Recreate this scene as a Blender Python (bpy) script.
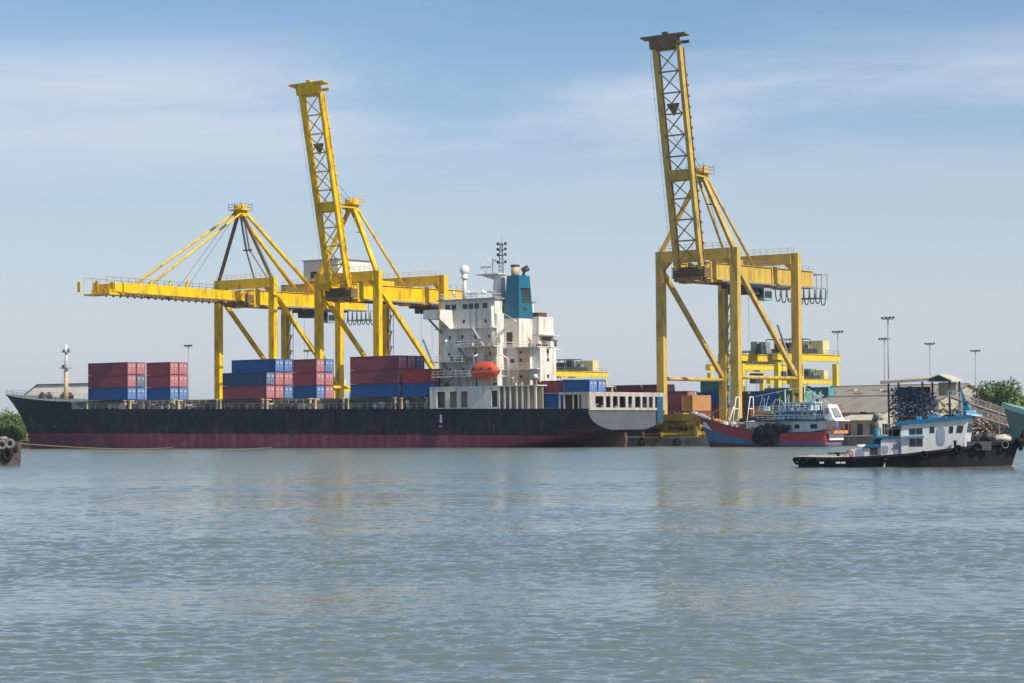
import bpy, math, random
import numpy as np
from mathutils import Vector, Matrix
random.seed(7)
rnd = random.Random(11)
PI = math.pi
for o in list(bpy.data.objects): bpy.data.objects.remove(o)
sc = bpy.context.scene
COL = sc.collection

# ------------------------------------------------------------ camera, world, sun, exposure
CAM_H = 3.0
pitch, roll = math.radians(2.154), math.radians(0.45)
cd = bpy.data.cameras.new('camera'); cam = bpy.data.objects.new('camera', cd); COL.objects.link(cam)
cd.sensor_width = 36; cd.lens = 36 * 2380 / 1024; cd.clip_start = 0.5; cd.clip_end = 60000
cam.matrix_world = Matrix.Translation((0, 0, CAM_H)) @ Matrix.Rotation(PI/2 + pitch, 4, 'X') @ Matrix.Rotation(-roll, 4, 'Z')
sc.camera = cam
SUN_AZ, SUN_EL = math.radians(-44), math.radians(42)      # math angle of the sun, measured from +X
world = bpy.data.worlds.new('World'); sc.world = world; world.use_nodes = True
wn, wl = world.node_tree.nodes, world.node_tree.links
wn.clear()
w_out = wn.new('ShaderNodeOutputWorld'); w_bg = wn.new('ShaderNodeBackground')
sky = wn.new('ShaderNodeTexSky'); sky.sky_type = 'NISHITA'; sky.sun_disc = False
sky.sun_elevation = SUN_EL; sky.sun_rotation = PI/2 - SUN_AZ
sky.altitude = 0; sky.air_density = 1.0; sky.dust_density = 0.8; sky.ozone_density = 2.5
w_bg.inputs[1].default_value = 0.127
tc = wn.new('ShaderNodeTexCoord')
def wnode(t, **k):
    n = wn.new(t)
    for a, b in k.items(): setattr(n, a, b)
    return n
# a grey-lilac humid layer low over the horizon, and thin cirrus above it
sep = wnode('ShaderNodeSeparateXYZ'); wl.new(tc.outputs['Generated'], sep.inputs[0])
low = wnode('ShaderNodeMapRange'); low.interpolation_type = 'SMOOTHSTEP'
low.inputs['From Min'].default_value = -0.02; low.inputs['From Max'].default_value = 0.19
low.inputs['To Min'].default_value = 0.95; low.inputs['To Max'].default_value = 0.0
wl.new(sep.outputs['Z'], low.inputs['Value'])
mixl = wnode('ShaderNodeMix', data_type='RGBA'); wl.new(low.outputs[0], mixl.inputs['Factor'])
tint = wnode('ShaderNodeMix', data_type='RGBA'); tint.blend_type = 'MULTIPLY'; tint.inputs['Factor'].default_value = 1.0
wl.new(sky.outputs[0], tint.inputs[6]); tint.inputs[7].default_value = (0.63, 0.73, 0.82, 1)
wl.new(tint.outputs[2], mixl.inputs[6]); mixl.inputs[7].default_value = (4.85, 5.1, 5.6, 1)
mp = wnode('ShaderNodeMapping'); mp.inputs['Scale'].default_value = (4.5, 2.5, 27); mp.inputs['Rotation'].default_value = (0, 0.05, 0.2)
mp.inputs['Location'].default_value = (3.3, 0.2, 0.35)
wl.new(tc.outputs['Generated'], mp.inputs[0])
nz = wnode('ShaderNodeTexNoise'); nz.inputs['Scale'].default_value = 1.0; nz.inputs['Detail'].default_value = 9; nz.inputs['Roughness'].default_value = 0.58; nz.inputs['Distortion'].default_value = 0.35
wl.new(mp.outputs[0], nz.inputs['Vector'])
cr = wnode('ShaderNodeMapRange'); cr.interpolation_type = 'SMOOTHSTEP'
cr.inputs['From Min'].default_value = 0.36; cr.inputs['From Max'].default_value = 0.70
cr.inputs['To Min'].default_value = 0.0; cr.inputs['To Max'].default_value = 0.85
wl.new(nz.outputs[0], cr.inputs['Value'])
band = wnode('ShaderNodeMapRange'); band.interpolation_type = 'SMOOTHSTEP'
band.inputs['From Min'].default_value = 0.085; band.inputs['From Max'].default_value = 0.13
wl.new(sep.outputs['Z'], band.inputs['Value'])
band2 = wnode('ShaderNodeMapRange'); band2.interpolation_type = 'SMOOTHSTEP'
band2.inputs['From Min'].default_value = 0.14; band2.inputs['From Max'].default_value = 0.172
band2.inputs['To Min'].default_value = 1.0; band2.inputs['To Max'].default_value = 0.12
wl.new(sep.outputs['Z'], band2.inputs['Value'])
m1 = wnode('ShaderNodeMath', operation='MULTIPLY'); wl.new(cr.outputs[0], m1.inputs[0]); wl.new(band.outputs[0], m1.inputs[1])
m2 = wnode('ShaderNodeMath', operation='MULTIPLY'); wl.new(m1.outputs[0], m2.inputs[0]); wl.new(band2.outputs[0], m2.inputs[1])
mixc = wnode('ShaderNodeMix', data_type='RGBA'); wl.new(m2.outputs[0], mixc.inputs['Factor'])
wl.new(mixl.outputs[2], mixc.inputs[6]); mixc.inputs[7].default_value = (4.7, 5.15, 6.0, 1)
wl.new(mixc.outputs[2], w_bg.inputs[0]); wl.new(w_bg.outputs[0], w_out.inputs[0])
sl = bpy.data.lights.new('sun', 'SUN'); sl.energy = 4.5; sl.angle = math.radians(0.5); sl.color = (1.0, 0.93, 0.80)
so = bpy.data.objects.new('sun', sl); COL.objects.link(so)
sdir = Vector((math.cos(SUN_AZ)*math.cos(SUN_EL), math.sin(SUN_AZ)*math.cos(SUN_EL), math.sin(SUN_EL)))
so.rotation_euler = sdir.to_track_quat('Z', 'Y').to_euler(); so.location = (200, -100, 200)
sc.view_settings.view_transform = 'Standard'; sc.view_settings.look = 'None'
sc.view_settings.exposure = 0.16; sc.view_settings.gamma = 1.0; sc.view_settings.use_curve_mapping = False

# ------------------------------------------------------------ the berth frame: u along the quay (to the right), v inland
AN = math.radians(39); CA, SA = math.cos(AN), math.sin(AN); OY = 426.0
def Wp(u, v, z=0.0): return Vector((u*CA + v*SA, OY - u*SA + v*CA, z))

# ------------------------------------------------------------ materials
MATS = {}
def mat(name, col, rough=0.55, col2=None, scale=1.0, amt=0.5, stretch=(1, 1, 1), bump=0.0, bscale=8.0, metal=0.0,
        streak=None, streak_amt=0.5, streak_scale=(1.2, 1.2, 0.12), lo=0.45, hi=0.7, wave=None, spec=0.5):
    if name in MATS: return MATS[name]
    m = bpy.data.materials.new(name); m.use_nodes = True
    n, l = m.node_tree.nodes, m.node_tree.links
    b = n['Principled BSDF']; b.inputs['Roughness'].default_value = rough; b.inputs['Metallic'].default_value = metal
    b.inputs['Specular IOR Level'].default_value = spec
    t = n.new('ShaderNodeTexCoord')
    if col2 is None: col2 = tuple(c*0.62 for c in col)
    p = n.new('ShaderNodeMapping'); p.inputs['Scale'].default_value = stretch; l.new(t.outputs['Object'], p.inputs[0])
    x = n.new('ShaderNodeTexNoise'); x.inputs['Scale'].default_value = scale; x.inputs['Detail'].default_value = 6
    x.inputs['Roughness'].default_value = 0.65; l.new(p.outputs[0], x.inputs['Vector'])
    r = n.new('ShaderNodeMapRange'); r.inputs['From Min'].default_value = 0.35; r.inputs['From Max'].default_value = 0.7
    r.inputs['To Max'].default_value = amt; l.new(x.outputs[0], r.inputs['Value'])
    mx = n.new('ShaderNodeMix'); mx.data_type = 'RGBA'; l.new(r.outputs[0], mx.inputs['Factor'])
    mx.inputs[6].default_value = (*col, 1); mx.inputs[7].default_value = (*col2, 1)
    last = mx.outputs[2]
    if streak:
        p2 = n.new('ShaderNodeMapping'); p2.inputs['Scale'].default_value = streak_scale; l.new(t.outputs['Object'], p2.inputs[0])
        x2 = n.new('ShaderNodeTexNoise'); x2.inputs['Scale'].default_value = 1.0; x2.inputs['Detail'].default_value = 8
        x2.inputs['Roughness'].default_value = 0.6; l.new(p2.outputs[0], x2.inputs['Vector'])
        r2 = n.new('ShaderNodeMapRange'); r2.inputs['From Min'].default_value = lo; r2.inputs['From Max'].default_value = hi
        r2.inputs['To Max'].default_value = streak_amt; l.new(x2.outputs[0], r2.inputs['Value'])
        m2_ = n.new('ShaderNodeMix'); m2_.data_type = 'RGBA'; l.new(r2.outputs[0], m2_.inputs['Factor'])
        l.new(last, m2_.inputs[6]); m2_.inputs[7].default_value = (*streak, 1); last = m2_.outputs[2]
    l.new(last, b.inputs['Base Color'])
    if wave:
        wv = n.new('ShaderNodeTexWave'); wv.bands_direction = wave[0]; wv.inputs['Scale'].default_value = wave[1]
        l.new(t.outputs['Object'], wv.inputs['Vector'])
        bp = n.new('ShaderNodeBump'); bp.inputs['Strength'].default_value = wave[2]; bp.inputs['Distance'].default_value = 0.05
        l.new(wv.outputs[1], bp.inputs['Height']); l.new(bp.outputs[0], b.inputs['Normal'])
    elif bump:
        y = n.new('ShaderNodeTexNoise'); y.inputs['Scale'].default_value = bscale; y.inputs['Detail'].default_value = 4
        l.new(t.outputs['Object'], y.inputs['Vector'])
        bp = n.new('ShaderNodeBump'); bp.inputs['Strength'].default_value = bump; bp.inputs['Distance'].default_value = 0.1
        l.new(y.outputs[0], bp.inputs['Height']); l.new(bp.outputs[0], b.inputs['Normal'])
    MATS[name] = m
    return m

RUST = (0.20, 0.075, 0.03)
YEL = mat('crane_yellow', (0.86, 0.56, 0.004), 0.5, (0.70, 0.42, 0.006), 0.35, 0.6, spec=0.25, streak=(0.30, 0.15, 0.03), streak_amt=0.75, streak_scale=(0.8, 0.8, 0.25), lo=0.48, hi=0.68)
YELF = mat('crane_yellow_faded', (0.62, 0.42, 0.075), 0.6, (0.46, 0.31, 0.10), 0.3, 0.7, spec=0.25, streak=(0.20, 0.10, 0.04), streak_amt=0.75, streak_scale=(0.8, 0.8, 0.25), lo=0.5, hi=0.72)
YELR = mat('yard_yellow', (0.80, 0.60, 0.03), 0.5, (0.50, 0.34, 0.04), 0.8, 0.8)
RUSTY = mat('rusted_steel', (0.14, 0.075, 0.04), 0.8, (0.07, 0.045, 0.03), 1.0, 0.8)
DARK = mat('dark_steel', (0.035, 0.04, 0.045), 0.6, (0.06, 0.05, 0.04), 1.5, 0.6)
DBLUE = mat('trolley_blue', (0.05, 0.075, 0.12), 0.6)
GREYM = mat('grey_steel', (0.26, 0.28, 0.29), 0.6, (0.16, 0.15, 0.13), 1.0, 0.6)
CABLE = mat('cable', (0.05, 0.05, 0.055), 0.7)
WHITE = mat('ship_white', (0.74, 0.72, 0.67), 0.55, (0.58, 0.55, 0.48), 0.5, 0.7, streak=(0.34, 0.20, 0.11), streak_amt=0.8, streak_scale=(1.1, 1.1, 0.10), lo=0.50, hi=0.70)
WHITEC = mat('clean_white', (0.78, 0.78, 0.76), 0.5, (0.62, 0.60, 0.56), 1.2, 0.5)
SHIPG = mat('ship_grey', (0.30, 0.33, 0.35), 0.6, (0.20, 0.2, 0.19), 0.7, 0.6, streak=(0.16, 0.12, 0.09), streak_amt=0.5)
DECKG = mat('deck_green', (0.13, 0.18, 0.165), 0.8, (0.17, 0.12, 0.09), 0.6, 0.8, streak=(.28, .29, .28), streak_amt=.6, streak_scale=(1.4, 1.4, .3))
HATCH = mat('hatch_cover', (0.24, 0.20, 0.16), 0.8, (0.28, 0.13, 0.07), 0.5, 0.9)
BUFF = mat('buff_paint', (0.62, 0.48, 0.27), 0.6, (0.48, 0.30, 0.14), 0.8, 0.6)
TAN = mat('tan_wall', (0.42, 0.30, 0.18), 0.7, (0.50, 0.40, 0.28), 0.6, 0.7)
FUN1 = mat('funnel_teal', (0.009, 0.13, 0.215), 0.45, (0.010, 0.10, 0.17), 0.6, 0.5, streak=(0.05, 0.10, 0.12), streak_amt=0.4)
ORANGE = mat('lifeboat_orange', (0.72, 0.10, 0.035), 0.5, (0.55, 0.07, 0.03), 1.5, 0.6)
GLASS = mat('dark_glass', (0.02, 0.028, 0.035), 0.15)
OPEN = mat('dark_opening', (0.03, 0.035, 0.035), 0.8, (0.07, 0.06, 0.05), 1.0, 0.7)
RUBBER = mat('tyre_rubber', (0.014, 0.014, 0.016), 0.85, (0.035, 0.032, 0.03), 3.0, 0.6, spec=0.1)
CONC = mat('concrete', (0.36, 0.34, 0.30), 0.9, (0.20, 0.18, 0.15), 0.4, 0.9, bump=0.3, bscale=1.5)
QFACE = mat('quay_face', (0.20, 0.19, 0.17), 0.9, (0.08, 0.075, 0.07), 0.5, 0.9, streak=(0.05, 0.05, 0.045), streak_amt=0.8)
LAND = mat('land', (0.16, 0.17, 0.09), 0.95, (0.10, 0.12, 0.05), 0.05, 0.9)
ROOF = mat('cement_roof', (0.30, 0.27, 0.23), 0.9, (0.20, 0.18, 0.155), 0.25, 0.8, streak=(0.40, 0.36, 0.31), streak_amt=0.5, streak_scale=(0.5, 0.15, 0.3), wave=('X', 2.0, 0.6))
WALLC = mat('cream_wall', (0.50, 0.46, 0.36), 0.85, (0.30, 0.28, 0.20), 0.4, 0.9, streak=(0.18, 0.16, 0.12), streak_amt=0.6)
PALE = mat('pale_sheet', (0.62, 0.58, 0.46), 0.7, (0.48, 0.42, 0.3), 0.6, 0.8, wave=('X', 3.0, 0.5))
PALEG = mat('pale_grey_sheet', (0.55, 0.55, 0.52), 0.8, (0.45, 0.45, 0.42), 0.2, 0.8)
BARK = mat('bark', (0.12, 0.09, 0.06), 0.95)
POLE = mat('galvanised', (0.30, 0.31, 0.32), 0.5, (0.22, 0.22, 0.22), 1.0, 0.5)
ROPE = mat('rope', (0.36, 0.27, 0.13), 0.9)
FRED = mat('boat_red', (0.42, 0.035, 0.04), 0.5, (0.28, 0.03, 0.03), 0.8, 0.7, streak=(0.22, 0.10, 0.07), streak_amt=0.5)
FBLUE = mat('boat_blue', (0.03, 0.16, 0.36), 0.5, (0.03, 0.10, 0.22), 0.8, 0.6, streak=(0.2, 0.2, 0.2), streak_amt=0.3)
FBOT = mat('boat_bottom', (0.14, 0.045, 0.04), 0.8, (0.05, 0.04, 0.035), 0.8, 0.9)
LBLUE = mat('light_blue_paint', (0.36, 0.52, 0.61), 0.6, (0.42, 0.5, 0.53), 0.9, 0.8)
SKYB = mat('sky_blue_paint', (0.25, 0.55, 0.70), 0.5)
TBLUE = mat('tug_blue', (0.01, 0.16, 0.30), 0.5, (0.01, 0.10, 0.2), 1.2, 0.6)
TWHITE = mat('tug_white', (0.74, 0.75, 0.75), 0.5, (0.60, 0.60, 0.57), 1.2, 0.5, streak=(0.45, 0.38, 0.30), streak_amt=0.35, streak_scale=(3, 3, 0.4))
TGREY = mat('tug_door_grey', (0.30, 0.36, 0.45), 0.6)
TBLACK = mat('tug_black', (0.013, 0.015, 0.02), 0.5, (0.035, 0.032, 0.034), 1.5, 0.8, spec=0.15, streak=(0.05, 0.035, 0.03), streak_amt=0.25, streak_scale=(2, 2, 0.4))
NET = mat('net_black', (0.008, 0.014, 0.018), 0.9, (0.016, 0.022, 0.026), 3, 0.8, spec=0.05)
NETG = mat('net_dark_green', (0.03, 0.07, 0.07), 0.9)
ORG2 = mat('orange_tarp', (0.70, 0.20, 0.08), 0.7, (0.62, 0.36, 0.22), 1.2, 0.8)
BROWN = mat('timber', (0.34, 0.24, 0.16), 0.85, (0.18, 0.12, 0.08), 1.5, 0.9)
GREENB = mat('sea_green_paint', (0.06, 0.22, 0.185), 0.6, (0.07, 0.17, 0.15), 0.7, 0.8, streak=(0.28, 0.2, 0.14), streak_amt=0.4)
GREENL = mat('mint_paint', (0.34, 0.66, 0.55), 0.6)
REDT = mat('red_roof', (0.50, 0.16, 0.12), 0.8)
YSTEEL = mat('spreader_yellow', (0.42, 0.27, 0.015), 0.7, (0.22, 0.13, 0.03), 0.8, 0.8)

# ------------------------------------------------------------ mesh builder
def rot_frame(d):
    d = d.normalized()
    up = Vector((0, 0, 1)) if abs(d.z) < 0.95 else Vector((0, 1, 0))
    s = d.cross(up).normalized(); t = s.cross(d).normalized()
    return s, t
class MB:
    def __init__(self): self.v = []; self.f = []; self.m = []; self.sm = []
    def add(self, vs, fs, mi=0, smooth=False):
        o = len(self.v); self.v += [tuple(a) for a in vs]
        for f in fs: self.f.append([i+o for i in f]); self.m.append(mi); self.sm.append(smooth)
        return self
    def box(self, x0, x1, y0, y1, z0, z1, mi=0):
        return self.add([(x0,y0,z0),(x1,y0,z0),(x1,y1,z0),(x0,y1,z0),(x0,y0,z1),(x1,y0,z1),(x1,y1,z1),(x0,y1,z1)],
                 [(0,3,2,1),(4,5,6,7),(0,1,5,4),(1,2,6,5),(2,3,7,6),(3,0,4,7)], mi)
    def hexa(self, lo, hi, mi=0):   # two quads
        return self.add(list(lo)+list(hi), [(0,3,2,1),(4,5,6,7),(0,1,5,4),(1,2,6,5),(2,3,7,6),(3,0,4,7)], mi)
    def beam(self, a, b, w, h=None, mi=0):
        a, b = Vector(a), Vector(b); h = h or w; s, t = rot_frame(b-a); s = s*w/2; t = t*h/2
        return self.hexa([a-s-t, a+s-t, a+s+t, a-s+t], [b-s-t, b+s-t, b+s+t, b-s+t], mi)
    def tube(self, pts, r, n=6, mi=0, r1=None):
        pts = [Vector(p) for p in pts]; k = len(pts); vs = []; fs = []
        for i, p in enumerate(pts):
            d = (pts[min(i+1, k-1)] - pts[max(i-1, 0)]); s, t = rot_frame(d)
            rr = r if r1 is None else r + (r1-r)*i/(k-1)
            for j in range(n):
                a = 2*PI*j/n; vs.append(p + s*rr*math.cos(a) + t*rr*math.sin(a))
        for i in range(k-1):
            for j in range(n): fs.append((i*n+j, i*n+(j+1)%n, (i+1)*n+(j+1)%n, (i+1)*n+j))
        fs.append(tuple(range(n-1, -1, -1))); fs.append(tuple(range((k-1)*n, k*n)))
        return self.add(vs, fs, mi, n > 5)
    def lathe(self, prof, c=(0, 0, 0), n=16, axis='z', mi=0):
        c = Vector(c); vs = []; fs = []
        for (r, h) in prof:
            for j in range(n):
                a = 2*PI*j/n; x, y = r*math.cos(a), r*math.sin(a)
                p = (x, y, h) if axis == 'z' else ((x, h, y) if axis == 'y' else (h, x, y))
                vs.append(c + Vector(p))
        for i in range(len(prof)-1):
            for j in range(n): fs.append((i*n+j, i*n+(j+1)%n, (i+1)*n+(j+1)%n, (i+1)*n+j))
        fs.append(tuple(range(n-1, -1, -1))); fs.append(tuple(range((len(prof)-1)*n, len(prof)*n)))
        return self.add(vs, fs, mi, True)
    def torus(self, c, R, r, axis='y', n=18, m=8, mi=0):
        c = Vector(c); vs = []; fs = []
        for i in range(n):
            a = 2*PI*i/n
            for j in range(m):
                b = 2*PI*j/m; q = R + r*math.cos(b); x, y, h = q*math.cos(a), q*math.sin(a), r*math.sin(b)
                vs.append(c + Vector((x, h, y) if axis == 'y' else ((h, x, y) if axis == 'x' else (x, y, h))))
        for i in range(n):
            for j in range(m): fs.append((i*m+j, ((i+1)%n)*m+j, ((i+1)%n)*m+(j+1)%m, i*m+(j+1)%m))
        return self.add(vs, fs, mi, True)
    def prism(self, poly, y0, y1, plane='xz', mi=0):   # polygon in a plane, extruded
        def P(a, b, c): return (a, c, b) if plane == 'xz' else ((c, a, b) if plane == 'yz' else (a, b, c))
        n = len(poly); vs = [P(a, b, y0) for a, b in poly] + [P(a, b, y1) for a, b in poly]
        fs = [tuple(range(n-1, -1, -1)), tuple(range(n, 2*n))] + [(i, (i+1)%n, n+(i+1)%n, n+i) for i in range(n)]
        return self.add(vs, fs, mi)
    def mesh(self, name, mats):
        me = bpy.data.meshes.new(name); me.from_pydata(self.v, [], self.f)
        for m_ in (mats if isinstance(mats, (list, tuple)) else [mats]): me.materials.append(m_)
        me.polygons.foreach_set('material_index', self.m); me.polygons.foreach_set('use_smooth', self.sm)
        me.update(); import bmesh
        b = bmesh.new(); b.from_mesh(me); bmesh.ops.recalc_face_normals(b, faces=b.faces); b.to_mesh(me); b.free()
        return me
    def build(self, name, mats, parent=None, label=None):
        o = bpy.data.objects.new(name, self.mesh(name, mats)); COL.objects.link(o)
        if parent: o.parent = parent
        if label: o['label'] = label
        return o
def tag(o, label=None, cat=None, group=None, kind=None):
    if label: o['label'] = label
    if cat: o['category'] = cat
    if group: o['group'] = group
    if kind: o['kind'] = kind
    return o
def empty(name, loc=(0, 0, 0), rz=0.0, label=None, cat=None, group=None):
    e = bpy.data.objects.new(name, None); COL.objects.link(e); e.location = loc; e.rotation_euler = (0, 0, rz); e.empty_display_size = 1
    return tag(e, label, cat, group)
def copy_tree(o, kids=None):
    def rec(o, par):
        c = o.copy(); COL.objects.link(c)
        if par: c.parent = par
        for k in [x for x in bpy.data.objects if x.parent == o and x is not c]: rec(k, c)
        return c
    return rec(o, None)
def berth(name, u, v, z, label, cat, group=None): return empty(name, Wp(u, v, z), -AN, label, cat, group)

# ------------------------------------------------------------ WATER
def make_water():
    def spaced(y0, y1, k):
        out = [y0]
        while out[-1] < y1: out.append(out[-1] + max(0.05, k*out[-1]))
        return out
    ys = np.array([-5800., -400., -100., -20., 4., 12.] + spaced(20, 620, 0.0019) + [700., 900., 1300., 2200., 4000., 5800.])
    t = np.concatenate([-np.array([8, 5, 3, 1.5, .9, .6, .5, .42]), np.linspace(-.38, .38, 900), np.array([.42, .5, .6, .9, 1.5, 3, 5, 8])])
    wy = np.minimum(np.where(ys < 20, 20, ys), 700.)*1.0; wy = np.where(ys < 20, 60, wy)
    X = wy[:, None]*t[None, :]; Y = np.repeat(ys[:, None], len(t), 1)
    cell = np.maximum(np.gradient(ys)[:, None], np.gradient(t)[None, :]*wy[:, None])
    rs = np.random.RandomState(3); Z = np.zeros_like(X)
    # patches: wind roughens some water, some lies smoother
    patch = np.zeros_like(X)
    for i in range(14):
        L = 14*1.28**i if i < 9 else 30*1.2**(i-9); a = rs.uniform(-.45, .45) + PI/2; k = 2*PI/L
        patch += np.sin(k*(X*math.cos(a)*.55+Y*math.sin(a)) + rs.uniform(0, 6.28))
    patch = np.clip(0.5 + patch/6.5, 0, 1)
    calm = 1 - 0.25*np.clip((Y-50)/130, 0, 1); mid = 0.3 + 0.7*np.clip((Y-50)/100, 0, 1)
    for i in range(150):
        if i < 110: L = 0.2*(1.3/0.2)**(rs.rand()**1.2); amp = 0.0068*L**0.7; g_ = 1.0
        else: L = 1.3*(5.0/1.3)**rs.rand(); amp = 0.0064*L**0.6; g_ = mid
        k = 2*PI/L; a = PI/2 + rs.normal(0.08, 0.55 if i < 110 else 0.35)
        w = np.clip((L/cell - 1.9)/1.8, 0, 1)
        ph = k*(X*math.cos(a)+Y*math.sin(a)) + rs.uniform(0, 6.28)
        loc = 0.45+0.95*patch
        Z += amp*w*loc*calm*g_*(np.sin(ph + 0.5*np.cos(ph)) + 0.12*np.cos(2*ph))
    Z *= np.clip((X*0+Y-10)/10, 0, 1)*0.34
    n, m = X.shape
    co = np.stack([X, Y, Z], -1).reshape(-1, 3).astype('f')
    idx = np.arange(n*m).reshape(n, m)
    q = np.stack([idx[:-1, :-1], idx[:-1, 1:], idx[1:, 1:], idx[1:, :-1]], -1).reshape(-1)
    me = bpy.data.meshes.new('water'); me.vertices.add(n*m); me.vertices.foreach_set('co', co.ravel())
    nf = (n-1)*(m-1); me.loops.add(nf*4); me.loops.foreach_set('vertex_index', q.astype('i'))
    me.polygons.add(nf); me.polygons.foreach_set('loop_start', np.arange(0, nf*4, 4, dtype='i'))
    me.polygons.foreach_set('use_smooth', np.ones(nf, dtype=bool)); me.update(); me.validate()
    o = bpy.data.objects.new('water', me); COL.objects.link(o); tag(o, kind='structure')
    M = bpy.data.materials.new('water'); M.use_nodes = True; nn, ll = M.node_tree.nodes, M.node_tree.links
    b = nn['Principled BSDF']; b.inputs['Base Color'].default_value = (0.138, 0.172, 0.152, 1)
    b.inputs['Roughness'].default_value = 0.05; b.inputs['IOR'].default_value = 1.333
    tcn = nn.new('ShaderNodeTexCoord')
    prev = None
    for sc_, st, dist, det in (((1.3, 4.6, 1), 0.45, 0.022, 3), ((0.30, 1.2, 1), 0.35, 0.06, 3)):
        mpn = nn.new('ShaderNodeMapping'); mpn.inputs['Scale'].default_value = sc_; mpn.inputs['Rotation'].default_value = (0, 0, 0.1)
        ll.new(tcn.outputs['Object'], mpn.inputs[0])
        nt = nn.new('ShaderNodeTexNoise'); nt.inputs['Scale'].default_value = 1.6; nt.inputs['Detail'].default_value = det
        nt.inputs['Roughness'].default_value = 0.6; ll.new(mpn.outputs[0], nt.inputs['Vector'])
        bn = nn.new('ShaderNodeBump'); bn.inputs['Strength'].default_value = st; bn.inputs['Distance'].default_value = dist
        ll.new(nt.outputs[0], bn.inputs['Height'])
        if prev: ll.new(prev.outputs[0], bn.inputs['Normal'])
        prev = bn
    ll.new(prev.outputs[0], b.inputs['Normal'])
    mp3 = nn.new('ShaderNodeMapping'); mp3.inputs['Scale'].default_value = (0.018, 0.06, 1); ll.new(tcn.outputs['Object'], mp3.inputs[0])
    n3 = nn.new('ShaderNodeTexNoise'); n3.inputs['Scale'].default_value = 1.0; n3.inputs['Detail'].default_value = 5; ll.new(mp3.outputs[0], n3.inputs['Vector'])
    r3 = nn.new('ShaderNodeMapRange'); r3.inputs['From Min'].default_value = .38; r3.inputs['From Max'].default_value = .62; r3.inputs['To Min'].default_value = .35; r3.inputs['To Max'].default_value = .95
    ll.new(n3.outputs[0], r3.inputs['Value'])
    sp = nn.new('ShaderNodeSeparateXYZ'); ll.new(tcn.outputs['Object'], sp.inputs[0])
    r4 = nn.new('ShaderNodeMapRange'); r4.interpolation_type = 'SMOOTHSTEP'; r4.inputs['From Min'].default_value = 110; r4.inputs['From Max'].default_value = 330
    r4.inputs['To Min'].default_value = 1.0; r4.inputs['To Max'].default_value = 1.1; ll.new(sp.outputs['Y'], r4.inputs['Value'])
    mr = nn.new('ShaderNodeMath'); mr.operation = 'MULTIPLY'; ll.new(r3.outputs[0], mr.inputs[0]); ll.new(r4.outputs[0], mr.inputs[1])
    r5 = nn.new('ShaderNodeMapRange'); r5.interpolation_type = 'SMOOTHSTEP'; r5.inputs['From Min'].default_value = 50; r5.inputs['From Max'].default_value = 260
    r5.inputs['To Min'].default_value = 0.04; r5.inputs['To Max'].default_value = 0.26; ll.new(sp.outputs['Y'], r5.inputs['Value']); ll.new(r5.outputs[0], b.inputs['Roughness'])
    for nd in nn:
        if nd.type == 'BUMP': ll.new(mr.outputs[0], nd.inputs['Strength'])
    me.materials.append(M)
make_water()

# ------------------------------------------------------------ GROUND: quay and land behind it
QZ = 1.7
def uvbox(mb, u0, u1, v0, v1, z0, z1, mi=0): return mb.box(u0, u1, v0, v1, z0, z1, mi)
g = MB(); g.box(-330, 175, 24, 150, -3, QZ); o = g.build('quay', CONC); o.location = Wp(0, 0, 0); o.rotation_euler.z = -AN; tag(o, kind='structure')
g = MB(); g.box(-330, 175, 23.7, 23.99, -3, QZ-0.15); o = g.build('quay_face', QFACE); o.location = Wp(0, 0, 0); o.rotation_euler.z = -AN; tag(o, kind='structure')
g = MB(); g.box(-3900, 3900, 150.2, 3900, -3, QZ-0.1); g.box(-3900, -330.2, 24.5, 150.2, -3, QZ-0.1); g.box(175.2, 3900, 24.5, 150.2, -3, QZ-0.1)
o = g.build('land', LAND); o.location = Wp(0, 0, 0); o.rotation_euler.z = -AN; tag(o, kind='structure')

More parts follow.
